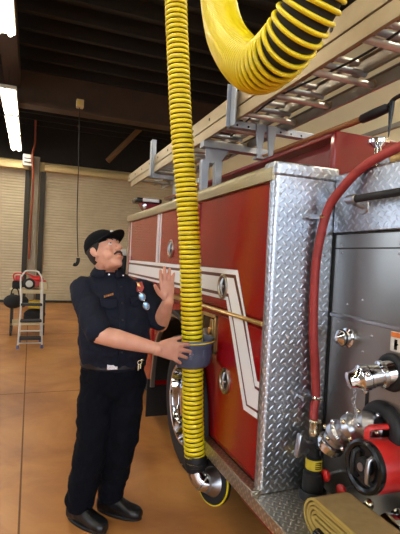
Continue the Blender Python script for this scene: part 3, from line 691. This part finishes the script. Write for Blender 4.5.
b = B(); box(b, 1.59, 1.65, 2.92, 2.95, 2.292, 2.384); obj('cradle', b, 'bracket_grey', TK)

# ------------------------------------------------------------------ yellow exhaust hose
EH = thing('exhaust_hose', 'yellow ribbed exhaust extraction hose hanging beside the truck with its slack looping overhead', 'hose', (.985, 2.5, 0))
RAD = .066
down = [(.985, 2.5, .385), (.958, 2.5, .62), (.935, 2.5, 1.0), (.905, 2.5, 1.40), (.872, 2.5, 1.77), (.83, 2.5, 2.10), (.789, 2.5, 2.407), (.755, 2.5, 2.75), (.724, 2.5, 3.09)]
over = [(.70, 2.48, 3.5), (.67, 2.3, 3.95), (.64, 2.0, 4.1), (.62, 1.75, 3.9), (.615, 1.64, 3.4), (.615, 1.60, 3.0)]
loop = [(.614, 1.585, 2.693), (.604, 1.521, 2.527), (.566, 1.35, 2.334), (.53, 1.15, 2.172), (.515, 1.013, 2.09), (.512, .92, 2.078), (.517, .85, 2.10), (.528, .79, 2.16), (.538, .745, 2.25), (.54, .70, 2.5), (.5, .66, 3.5), (.4, .6, 4.6), (.4, .6, 5.55)]
def catm(pts): return smooth_path(pts, .002)
full = catm(down+over+loop); T_ = tangents(full)
b = B(); Pc = full[::12]; tube(b, Pc, RAD-.009, n=24); obj('fabric_tube', b, 'hose_fabric', EH)
b = B(); i = 0; s_, _x = frame_of(T_[0]); cnt = 0
while i < len(full)-4:
    p = full[i]; t = T_[i]
    # coil pitch: tight where the hose is compressed, open where the loop is stretched
    if p.y < 1.62 and p.z < 3.2:
        u = max(0, min(1, (1.35-p.y)/.5)); pitch = .015+.0045*u; hw = .0068-.0014*u
    else: pitch = .028; hw = .0112
    s, q = frame_of(t) if abs(t.z) > .92 or True else (0, 0)
    m = 8; n = 26; rings = []
    for a in range(n):
        o = s*math.cos(2*PI*a/n)+q*math.sin(2*PI*a/n)
        rings.append([b.verts.new(p+o*(RAD-.006+.006*math.cos(2*PI*j/m))+t*hw*math.sin(2*PI*j/m)) for j in range(m)])
    bridge(b, rings, close=True); i += max(5, round(pitch/.002)); cnt += 1
obj('rib_spiral', b, 'hose_yellow', EH, angle=80)
# sliding collar cone
b = B(); ca = V((-.06, 0, 1)).normalized(); cc = V((.939, 2.5, .955))
lathe(b, cc, ca, [(0, .066), (0, .080), (.012, .098), (.03, .110), (.07, .116), (.13, .121), (.140, .130), (.166, .132), (.172, .127), (.166, .112), (.14, .106), (.05, .085), (.01, .066)], n=48, closed=True); cn = obj('collar_cone', b, 'cone_blue', EH, angle=60)
b = B(); torus(b, cc+ca*.158, ca, .1325, .0034, n=56, m=8); obj('yellow_band', b, 'hose_yellow', cn)
b = B(); torus(b, cc+ca*.004, ca, .082, .004, n=40, m=8); obj('steel_band', b, 'steel_satin', cn)
for a in (-2.0, -1.3): 
    b = B(); o = V((math.cos(a), math.sin(a), 0)); box(b, -.012, .012, -.004, .004, -.03, .03); bmesh.ops.transform(b, matrix=Matrix.Translation(cc+ca*.09+o*.117) @ Matrix.Rotation(a+PI/2, 4, 'Z'), verts=b.verts); obj('latch_tab', b, 'cone_blue', cn, bevel=.003)
b = B()
o = V((math.cos(-1.95), math.sin(-1.95), 0))
for dx, dz, s in ((0, 0, .009), (-.012, .006, .007), (.010, .008, .006), (-.004, -.012, .006)): lathe(b, cc+ca*(.095+dz)+o*.1175+V((dx, 0, 0)), o, [(0, s), (.002, s)], n=6)
mat('emblem_pink', (206, 140, 132), .5); obj('cone_emblem', b, 'emblem_pink', cn)
# bottom cuff, elbow, flange cone and tailpipe adapter
b = B(); lathe(b, (.985, 2.5, .40), (.06, 0, -1), [(-.02, .066), (0, .070), (.02, .070), (.024, .064), (.03, .070), (.045, .070), (.05, .063), (.08, .060)], n=30); obj('rubber_cuff', b, 'rubber', EH)
b = B(); P = smooth_path([(.987, 2.5, .36), (.992, 2.49, .31), (1.01, 2.475, .27), (1.04, 2.462, .252), (1.08, 2.465, .248)], .012); tube(b, P, .054, n=26); el = obj('metal_elbow', b, 'chrome', EH)
ea = V((1, .34, -.16)).normalized(); ec = V((1.045, 2.45, .258))
b = B(); lathe(b, ec, ea, [(-.01, .058), (.0, .062), (.045, .088), (.055, .102), (.06, .094), (.05, .06)], n=32); obj('receiver_cone', b, 'steel_satin', EH)
b = B(); lathe(b, ec+ea*.055, ea, [(-.012, .085), (-.012, .128), (0, .136), (.02, .136), (.03, .125), (.03, .06)], n=44); fl = obj('rubber_flange', b, 'rubber', EH)
b = B(); torus(b, ec+ea*.050, ea, .133, .0045, n=56, m=8, sq=1.4); obj('flange_ring', b, 'hose_yellow', fl)
b = B(); torus(b, (1.02, 2.47, .262), (1, -.3, -.7), .056, .004, n=30, m=8); obj('clamp', b, 'steel_satin', el)
b = B(); P2 = [ec+ea*.07, ec+ea*.30, ec+ea*.6+V((.1, 0, .1)), ec+ea*.8+V((.2, 0, .15))]; tube(b, P2, .058, n=24); obj('tailpipe', b, 'steel_satin', T)
# ------------------------------------------------------------------ the man
PN = thing('person', 'man in dark navy uniform and black cap looking up while holding the yellow hose collar', 'person', (.47, 2.68, 0))
def remesh(o, vox, sm=0, disp=None):
    m = o.modifiers.new('remesh', 'REMESH'); m.mode = 'VOXEL'; m.voxel_size = vox; m.use_smooth_shade = True
    if sm:
        s = o.modifiers.new('smooth', 'SMOOTH'); s.factor = .5; s.iterations = sm
    if disp:
        tx = bpy.data.textures.new('folds', 'CLOUDS'); tx.noise_scale = disp[1]; tx.noise_depth = 2
        d = o.modifiers.new('folds', 'DISPLACE'); d.texture = tx; d.strength = disp[0]; d.mid_level = .5; d.texture_coords = 'LOCAL'
def limb(bm, pts, rad, n=20, flat=1.):
    """tapered limb through joints; rad per control point"""
    P = [V(p) for p in pts]; out, rr = [], []
    for i in range(len(P)-1):
        for k in range(8):
            t = k/8; out.append(P[i].lerp(P[i+1], t)); rr.append(rad[i]+(rad[i+1]-rad[i])*t)
    out.append(P[-1]); rr.append(rad[-1])
    for _ in range(3):
        out = [out[0]]+[(out[i-1]+out[i]*2+out[i+1])/4 for i in range(1, len(out)-1)]+[out[-1]]
    tube(bm, out, rr, n=n, rb=[r*flat for r in rr]); ball(bm, out[0], rr[0], seg=18); ball(bm, out[-1], rr[-1], rr[-1], rr[-1], seg=18)
def hand(bm, w, d, nrm, side, L=.19, curl=(10, 14, 18, 24), spread=(7, 1.5, -4, -10), thumb=(50, 20)):
    """w wrist, d finger direction, nrm out of the palm, side towards the thumb"""
    w, d, nrm = V(w), V(d).normalized(), V(nrm); nrm = (nrm-d*nrm.dot(d)).normalized()
    s = V(side); s = (s-d*s.dot(d)-nrm*s.dot(nrm)).normalized()
    k = L/.19; pl = .098*k; hw = .041*k; th = .0145*k
    rings = []
    for u, a, c in ((-.02, .029, .023), (.005, .030, .021), (.03, .036, .018), (.06, .041, .0155), (.085, .0425, .0135), (.102, .040, .011)):
        rings.append([bm.verts.new(w+d*u*k+s*a*k*math.cos(2*PI*i/20)+nrm*c*k*math.sin(2*PI*i/20)) for i in range(20)])
    bridge(bm, rings)
    ball(bm, w+d*.035*k+s*.024*k+nrm*.008*k, .019*k, seg=12)
    lens = (.072, .080, .075, .058); offs = (.031, .0105, -.0105, -.030); rad = (.0100, .0103, .0098, .0088); start = (.094, .099, .095, .086)
    for f in range(4):
        a = R(spread[f]); fd = (d*math.cos(a)+s*math.sin(a)).normalized(); p = w+d*(start[f]-.014)*k+s*offs[f]*k
        pts = [p, p+fd*.014*k]; ang = 0; c = R(curl[f])
        for seg, fr in enumerate((.42, .32, .26)):
            ang += c*(1 if seg else .8); pts.append(pts[-1]+(fd*math.cos(ang)+nrm*math.sin(ang))*lens[f]*fr*k)
        r = rad[f]*k; rr = [r*1.02, r*1.05, r*1.0, r*.93, r*.80]
        limb(bm, pts, rr, n=12)
    a = R(thumb[0]); td = (d*math.cos(a)+s*math.sin(a)).normalized(); p = w+d*.022*k+s*.024*k+nrm*.006*k; c = R(thumb[1])
    p1 = p+(td*math.cos(c*.3)+nrm*math.sin(c*.3))*.042*k; td2 = (td+d*.35).normalized(); p2 = p1+(td2*math.cos(c)+nrm*math.sin(c))*.032*k; p3 = p2+(td2*math.cos(c*1.4)+nrm*math.sin(c*1.4)+d*.1)*.026*k
    limb(bm, [p, p1, p2, p3], [.016*k, .0125*k, .0108*k, .0088*k], n=12)

# joints (world)
shR, elR, wrR = V((.285, 2.66, 1.392)), V((.358, 2.42, 1.170)), V((.668, 2.335, 1.100))
shL, elL, wrL = V((.650, 2.62, 1.392)), V((.752, 2.60, 1.195)), V((.742, 2.425, 1.355))
hpR, knR, anR = V((.405, 2.67, .88)), V((.385, 2.64, .50)), V((.332, 2.69, .10))
hpL, knL, anL = V((.59, 2.66, .88)), V((.562, 2.64, .50)), V((.525, 2.735, .10))
neck0, HC = V((.435, 2.66, 1.47)), V((.402, 2.62, 1.606))
fd = V((.60, -.80, 0)).normalized()
ry = math.atan2(fd.y, fd.x)-PI/2; HM = Matrix.Translation(HC) @ Matrix.Rotation(ry, 4, 'Z') @ Matrix.Rotation(R(-4), 4, 'Y') @ Matrix.Rotation(R(29), 4, 'X') @ Matrix.Scale(.98, 4)
b = B()
# head in its own frame: +x his left, +y face, +z up
hb = B()
loft(hb, [(0, .066, -.120, .014, .014), (0, .060, -.116, .030, .028), (0, .052, -.104, .041, .040), (0, .034, -.085, .052, .058), (0, .016, -.058, .063, .077), (0, .004, -.030, .070, .090), (0, .0, 0, .0735, .096),
          (0, -.004, .030, .075, .099), (0, -.008, .060, .074, .097), (0, -.012, .085, .066, .086), (0, -.015, .105, .049, .065), (0, -.016, .117, .024, .032)], n=32, p=2.15)
ball(hb, (0, .03, -.096), .048, .045, .024)          # soft under-chin
ball(hb, (-.040, .055, -.045), .030, .034, .034); ball(hb, (.040, .055, -.045), .030, .034, .034)    # cheeks
ball(hb, (-.036, .074, -.008), .022, .018, .014); ball(hb, (.036, .074, -.008), .022, .018, .014)    # cheekbones
ball(hb, (0, .086, .042), .050, .016, .010)           # brow
ball(hb, (-.030, .090, .036), .020, .010, .007); ball(hb, (.030, .090, .036), .020, .010, .007)
P = [V((0, .094, .030)), V((0, .104, .010)), V((0, .120, -.012)), V((0, .127, -.022)), V((0, .108, -.031))]
tube(hb, P, [.009, .0095, .012, .0145, .010], n=12); ball(hb, (-.012, .105, -.024), .008, .011, .008); ball(hb, (.012, .105, -.024), .008, .011, .008)
ball(hb, (0, .098, -.058), .024, .010, .0065); ball(hb, (0, .095, -.069), .021, .010, .006); ball(hb, (0, .092, -.045), .026, .010, .010)
ball(hb, (0, .082, -.098), .022, .016, .016)          # chin
for sx in (-1, 1):
    Me = Matrix.Rotation(sx*R(18), 4, 'Z') @ Matrix.Rotation(R(-8), 4, 'X')
    ball(hb, (sx*.080, -.006, .004), .008, .020, .032, M=Me); ball(hb, (sx*.086, -.012, .010), .006, .016, .024, M=Me); ball(hb, (sx*.078, .0, -.024), .007, .010, .012)
    ball(hb, (sx*.031, .083, .026), .015, .010, .004); ball(hb, (sx*.031, .081, .004), .015, .010, .004)      # lids
bmesh.ops.transform(hb, matrix=HM, verts=hb.verts)
me = bpy.data.meshes.new('tmp'); hb.to_mesh(me); hb.free(); b.from_mesh(me); bpy.data.meshes.remove(me)
limb(b, [V((.445, 2.675, 1.42)), V((.435, 2.66, 1.50)), HM @ V((0, -.025, -.045))], [.076, .060, .056], n=24)
loft(b, [(.49, 2.67, .80, .16, .11), (.49, 2.66, .96, .165, .12), (.485, 2.65, 1.12, .17, .125), (.475, 2.66, 1.30, .17, .105), (.46, 2.665, 1.40, .15, .085), (.445, 2.67, 1.46, .07, .06)])
limb(b, [shR, shR.lerp(elR, .5), elR], [.052, .048, .043]); limb(b, [elR, elR.lerp(wrR, .3), elR.lerp(wrR, .7), wrR], [.050, .052, .041, .031])
limb(b, [shL, shL.lerp(elL, .5), elL], [.052, .048, .043]); limb(b, [elL, elL.lerp(wrL, .35), wrL], [.048, .048, .031])
for h, k, a in ((hpR, knR, anR), (hpL, knL, anL)): limb(b, [h, k, a], [.075, .055, .04])
baR, baL = V((.19, -.24, 0)).normalized(), V((.257, -.206, 0)).normalized()
for a, ba in ((anR, baR), (anL, baL)): limb(b, [a+V((0, 0, -.02)), a+ba*.1+V((0, 0, -.05))], [.035, .03])
hand(b, wrR, (1, .14, -.16), (.0, 1, -.12), (0, 0, 1), L=.235, curl=(9, 9, 11, 14), spread=(2, -4, -11, -20), thumb=(26, 12))
hand(b, wrL, (-.13, -.02, 1), (.15, -1, .1), (-1, 0, .1), L=.205, curl=(6, 4, 6, 9), spread=(5, 1, -3, -7), thumb=(48, 22))
body = obj('body', b, 'skin', PN); remesh(body, .0046, 2)

def hobj(name, f, m, **k):
    b = B(); f(b); bmesh.ops.transform(b, matrix=HM, verts=b.verts); return obj(name, b, m, PN, **k)
for sx in (-1, 1):
    e = hobj('eye', lambda b: ball(b, (sx*.031, .0835, .0155), .0125, .011, .0085), 'eye_white')
    i = hobj('iris', lambda b: ball(b, (sx*.031+.002, .0925, .018), .0052, .003, .0052), 'iris'); 
    hobj('eyebrow', lambda b: (tube(b, [(sx*.014, .099, .039), (sx*.030, .0985, .045), (sx*.049, .085, .039)], [.0035, .0042, .0025], n=8)), 'hair_dark')
mo = hobj('moustache', lambda b: (tube(b, [(-.034, .093, -.056), (-.018, .105, -.046), (0, .109, -.043), (.018, .105, -.046), (.034, .093, -.056)], [.004, .0065, .007, .0065, .004], n=10)), 'moustache_hair')
hobj('mouth', lambda b: tube(b, [(-.022, .098, -.062), (0, .1065, -.060), (.022, .098, -.062)], [.003, .0045, .003], n=8, rb=[.002, .003, .002]), 'lips')
# hair: cropped sides and back under the cap
def hairf(b):
    n = 40; rings = []
    for z, g in ((-.055, .0), (-.04, .003), (-.01, .0045), (.03, .0045), (.062, .004)):
        cy, hw, hd = {-.055: (.013, .0665, .081), -.04: (.008, .068, .086), -.01: (.001, .0725, .094), .03: (-.004, .075, .099), .062: (-.008, .074, .097)}[z]
        ring = []
        a0, a1 = (R(205), R(335)) if z < -.03 else (R(178), R(362)) if z < 0 else (R(158), R(382)) if z < .05 else (R(150), R(390))
        for k in range(n+1):
            a = a0+(a1-a0)*k/n; c, s = math.cos(a), math.sin(a); p = 2/2.15
            ring.append(b.verts.new(((hw+g)*math.copysign(abs(c)**p, c), cy+(hd+g)*math.copysign(abs(s)**p, s), z)))
        rings.append(ring)
    for k in range(len(rings)-1):
        for i in range(n): b.faces.new((rings[k][i], rings[k][i+1], rings[k+1][i+1], rings[k+1][i]))
h = hobj('hair', hairf, 'hair_dark'); so = h.modifiers.new('thick', 'SOLIDIFY'); so.thickness = .006; so.offset = 0
# cap
def capf(b):
    loft(b, [(0, -.012, .040, .081, .105), (0, -.012, .052, .084, .109), (0, -.010, .085, .083, .108), (0, -.010, .112, .074, .094), (0, -.012, .132, .055, .070), (0, -.013, .143, .028, .036), (0, -.013, .146, .006, .008)], n=36, p=2.1)
cp = hobj('cap', capf, 'cap_black', angle=70)
def brimf(b):
    n = 20; rows = []
    for j, u in enumerate((0, .5, 1)):
        top = []; 
        for k in range(n+1):
            a = PI*(.10+.80*k/n); x = math.cos(a)*(.084+.004*u); y0 = -.012+.104*math.sin(a)
            y = y0+u*.082*math.sin(PI*k/n)**.55; z = .050+.018*math.sin(a)*(1-u*.2)+(-.010*u)+.012*u*math.sin(PI*k/n)
            top.append((x, y, z))
        rows.append(top)
    up = [[b.verts.new(V(p)+V((0, 0, .003))) for p in r] for r in rows]; lo = [[b.verts.new(V(p)-V((0, 0, .003))) for p in r] for r in rows]
    for g, fl in ((up, 0), (lo, 1)):
        for j in range(2):
            for k in range(n): b.faces.new((g[j][k], g[j][k+1], g[j+1][k+1], g[j+1][k]))
    for j in (0, 2):
        for k in range(n): b.faces.new((up[j][k], up[j][k+1], lo[j][k+1], lo[j][k]))
    for k in (0, n):
        for j in range(2): b.faces.new((up[j][k], up[j+1][k], lo[j+1][k], lo[j][k]))
br = hobj('cap_brim', brimf, 'cap_black'); 
hobj('cap_logo', lambda b: (ball(b, (-.012, .091, .100), .016, .006, .011)), 'stripe_white')

# shirt
b = B()
loft(b, [(.492, 2.665, .93, .183, .135), (.490, 2.655, .97, .192, .148), (.486, 2.640, 1.04, .203, .168), (.482, 2.628, 1.12, .208, .178), (.478, 2.635, 1.20, .205, .166), (.474, 2.645, 1.28, .202, .150), (.470, 2.655, 1.35, .196, .128), (.466, 2.662, 1.41, .170, .105), (.450, 2.668, 1.462, .128, .090), (.438, 2.672, 1.50, .088, .080)], n=36, p=2.35)
limb(b, [shR+V((.03, 0, 0)), shR, shR.lerp(elR, .55), shR.lerp(elR, .93)], [.078, .075, .073, .070])
limb(b, [shL+V((-.03, 0, 0)), shL, shL.lerp(elL, .5), shL.lerp(elL, .84)+V((0, -.01, .0))], [.078, .074, .072, .068])
# collar
cb = []
for z, g in ((1.462, .090), (1.487, .082), (1.508, .080)):
    pass
shirt = obj('shirt', b, 'shirt_navy', PN); remesh(shirt, .0075, 3, (.024, .075))
b = B()
cs = []
for j, (dz, g) in enumerate(((-.020, .090), (.006, .080), (.030, .076), (.006, .094), (-.016, .104))):
    ring = []
    for k in range(31):
        a = R(-70)+R(320)*k/30; cx, cy = .432+.02*dz, 2.655-.2*max(0, dz)
        ring.append(b.verts.new((cx+g*math.cos(a), cy+g*.95*math.sin(a)-.006, 1.496+dz+.014*math.sin(a))))
    cs.append(ring)
for j in range(4):
    for k in range(30): b.faces.new((cs[j][k], cs[j][k+1], cs[j+1][k+1], cs[j+1][k]))
col = obj('shirt_collar', b, 'shirt_navy', PN); so = col.modifiers.new('thick', 'SOLIDIFY'); so.thickness = .004
for x, y, z in ((.420, 2.552, 1.486), (.505, 2.575, 1.484)):
    b = B(); ball(b, (x, y-.012, z), .007, .004, .007, seg=10); obj('collar_pin', b, 'silver', PN)
def front_y(x, z):     # chest surface of the shirt facing the camera
    prof = [(.93, .183, .135, 2.665), (1.04, .203, .168, 2.640), (1.12, .208, .178, 2.628), (1.20, .205, .166, 2.635), (1.28, .202, .150, 2.645), (1.35, .196, .128, 2.655), (1.41, .170, .105, 2.662), (1.46, .112, .088, 2.668)]
    for i in range(len(prof)-1):
        if prof[i][0] <= z <= prof[i+1][0]:
            t = (z-prof[i][0])/(prof[i+1][0]-prof[i][0]); a, d, cy = [prof[i][k]+(prof[i+1][k]-prof[i][k])*t for k in (1, 2, 3)]
            u = min(.97, abs(x-.478)/a); y_ = -.004+cy-d*(1-u**2.35)**(1/2.35); q_ = .082**2-(x-.633)**2-(z-1.392)**2; return min(y_, 2.62-math.sqrt(q_)) if q_ > 0 else y_
    return 2.5
def patch(name, pts, m, th=.004, off=.006, par=None):
    off += .008
    """small raised shape following the chest: pts (x,z)"""
    b = B(); fr = [b.verts.new((x, front_y(x, z)-off, z)) for x, z in pts]; bk = [b.verts.new((x, front_y(x, z)+.012, z)) for x, z in pts]; n = len(pts)
    b.faces.new(fr); b.faces.new(bk[::-1])
    for i in range(n): b.faces.new((fr[i], fr[(i+1) % n], bk[(i+1) % n], bk[i]))
    return obj(name, b, m, par or PN, smooth=False)
bd = patch('badge', [(.578, 1.455), (.594, 1.447), (.614, 1.452), (.622, 1.42), (.608, 1.385), (.588, 1.393)], 'badge_red', off=.012)
patch('badge_shield', [(.586, 1.448), (.598, 1.442), (.603, 1.424), (.590, 1.426)], 'gold_trim', off=.016, par=bd)
for k in range(5):
    x = .396+.011*k; patch('name_letter', [(x, 1.358+.0035*k), (x+.007, 1.360+.0035*k), (x+.007, 1.370+.0035*k), (x, 1.368+.0035*k)], 'name_gold', off=.010)
def flap(x0, x1, z):
    p = []
    N_ = 6
    for k in range(N_+1): p.append((x0+(x1-x0)*k/N_, z))
    p += [(x1, z-.035), ((x0+x1)/2, z-.05), (x0, z-.035)]
    patch('pocket_flap', p, 'shirt_navy', off=.009)
flap(.375, .465, 1.348); flap(.545, .630, 1.362)
# placket with buttons
b = B(); rows = []
for k in range(15):
    z = .99+.46*k/14; x = .500-.01*k/14
    rows.append([b.verts.new((x+dx, front_y(x+dx, z)-dy, z)) for dx, dy in ((-.016, -.004), (-.016, .008), (.016, .008), (.016, -.004))])
bridge(b, rows); obj('placket', b, 'shirt_navy', PN)
for z in (1.06, 1.15, 1.24, 1.33, 1.42): b = B(); ball(b, (.496, front_y(.496, z)-.010, z), .006, .003, .006, seg=10); obj('button', b, 'belt_black', PN)
# trousers, belt
b = B()
loft(b, [(.490, 2.665, .985, .182, .135), (.492, 2.668, .93, .188, .140), (.494, 2.672, .87, .190, .142), (.495, 2.672, .81, .178, .130), (.492, 2.67, .76, .15, .10)], n=36, p=2.4)
limb(b, [hpR+V((.0, 0, -.02)), hpR.lerp(knR, .5), knR, knR.lerp(anR, .5), anR+V((0, -.005, .035))], [.100, .104, .098, .090, .082])
limb(b, [hpL+V((.0, 0, -.02)), hpL.lerp(knL, .5), knL, knL.lerp(anL, .5), anL+V((0, -.005, .035))], [.100, .102, .094, .084, .078])
for a in (anR, anL): loft(b, [(a.x, a.y, .085, .068, .072), (a.x, a.y-.003, .12, .080, .082), (a.x, a.y, .15, .074, .078)], n=28)
tr = obj('trousers', b, 'trouser_navy', PN); remesh(tr, .008, 3, (.034, .085))
b = B(); loft(b, [(.490, 2.662, .948, .196, .150), (.490, 2.662, .988, .196, .151)], n=48, p=2.4); bt = obj('belt', b, 'belt_black', PN, angle=30)
b = B(); box(b, .425, .488, 2.502, 2.512, .950, .986); obj('belt_buckle', b, 'silver', bt, bevel=.004)
b = B(); torus(b, (.615, 2.515, .985), (0, 1, 0), .012, .003, 14, 6); box(b, .605, .611, 2.513, 2.517, .94, .978); box(b, .617, .623, 2.512, 2.516, .95, .98); ball(b, (.628, 2.515, 1.0), .012, .006, .008, seg=10); obj('key_ring', b, 'brass', bt)
# boots
def boot(a, d):
    s = V((d.y*-1, d.x, 0)); b = B(); rings = []
    for u, z, hw, hz in ((-.085, .050, .026, .036), (-.07, .055, .040, .052), (-.03, .064, .044, .062), (.02, .068, .044, .066), (.07, .056, .044, .052), (.12, .044, .050, .040), (.16, .040, .052, .036), (.19, .036, .046, .032), (.212, .030, .028, .024)):
        c = a+d*u; c.z = z
        rings.append([b.verts.new(c+s*hw*math.copysign(abs(math.cos(2*PI*i/20))**.85, math.cos(2*PI*i/20))+V((0, 0, 1))*hz*math.copysign(abs(math.sin(2*PI*i/20))**.85, math.sin(2*PI*i/20))) for i in range(20)])
    bridge(b, rings); limb(b, [V((a.x, a.y, .06)), V((a.x, a.y, .17))], [.048, .05]); bo = obj('boot', b, 'boot_black', PN); remesh(bo, .006, 3)
    b = B(); pts = []
    for k in range(28):
        t = 2*PI*k/28; u = .063+.152*math.cos(t); w_ = .050*math.sin(t)*(1.0+.12*math.cos(t)); c = a+d*u+s*w_; pts.append((c.x, c.y))
    prism(b, pts, 'z', .001, .020); obj('sole', b, 'rubber', bo, bevel=.004)
    for k in range(5):
        u = .045+.019*k; z = .136-.014*k-.0*k; c = a+d*u; c.z = z
        b = B(); tube(b, [c-s*.022+d*.004+V((0, 0, -.006)), c+V((0, 0, .004)), c+s*.022-d*.004+V((0, 0, -.006))], .0035, n=6); obj('lace', b, 'belt_black', bo)
boot(anR, baR); boot(anL, baL)
# glasses hanging from the pocket
SG = thing('sunglasses', 'folded sunglasses with pale blue lenses hanging from the chest pocket of the man', 'sunglasses', (.64, 2.50, 1.30))
for x, z, a in ((.612, 1.366, -20), (.640, 1.314, -24)):
    yy = front_y(x, z)-.030; b = B(); ball(b, (x, yy, z), .017, .004, .023, M=Matrix.Rotation(R(a), 4, 'Y'), seg=16); obj('lens', b, 'lens_blue', SG)
    b = B(); t = [(x+.019*math.cos(k*PI/10)*math.cos(R(-a))-.025*math.sin(k*PI/10)*math.sin(R(-a)), yy, z+.019*math.cos(k*PI/10)*math.sin(R(-a))+.025*math.sin(k*PI/10)*math.cos(R(-a))) for k in range(21)]; tube(b, t, .0018, n=6); obj('lens_rim', b, 'silver', SG)
b = B(); tube(b, [(.620, front_y(.62, 1.34)-.026, 1.346), (.632, front_y(.63, 1.33)-.026, 1.336)], .002, n=6); tube(b, [(.598, front_y(.60, 1.38)-.022, 1.388), (.592, front_y(.59, 1.40)-.018, 1.41)], .002, n=6); obj('bridge', b, 'silver', SG)

# ------------------------------------------------------------------ light
w = bpy.data.worlds.new('world'); bpy.context.scene.world = w; w.use_nodes = True
bg = w.node_tree.nodes['Background']; bg.inputs[0].default_value = (.78, .88, 1., 1); bg.inputs[1].default_value = 4.2
sc = bpy.context.scene
sc.view_settings.view_transform = 'Standard'; sc.view_settings.look = 'None'; sc.view_settings.gamma = 1; sc.view_settings.use_curve_mapping = False
sc.view_settings.exposure = .24
sc.cycles.use_denoising = True; sc.cycles.max_bounces = 7; sc.cycles.sample_clamp_indirect = 8; sc.cycles.caustics_reflective = False
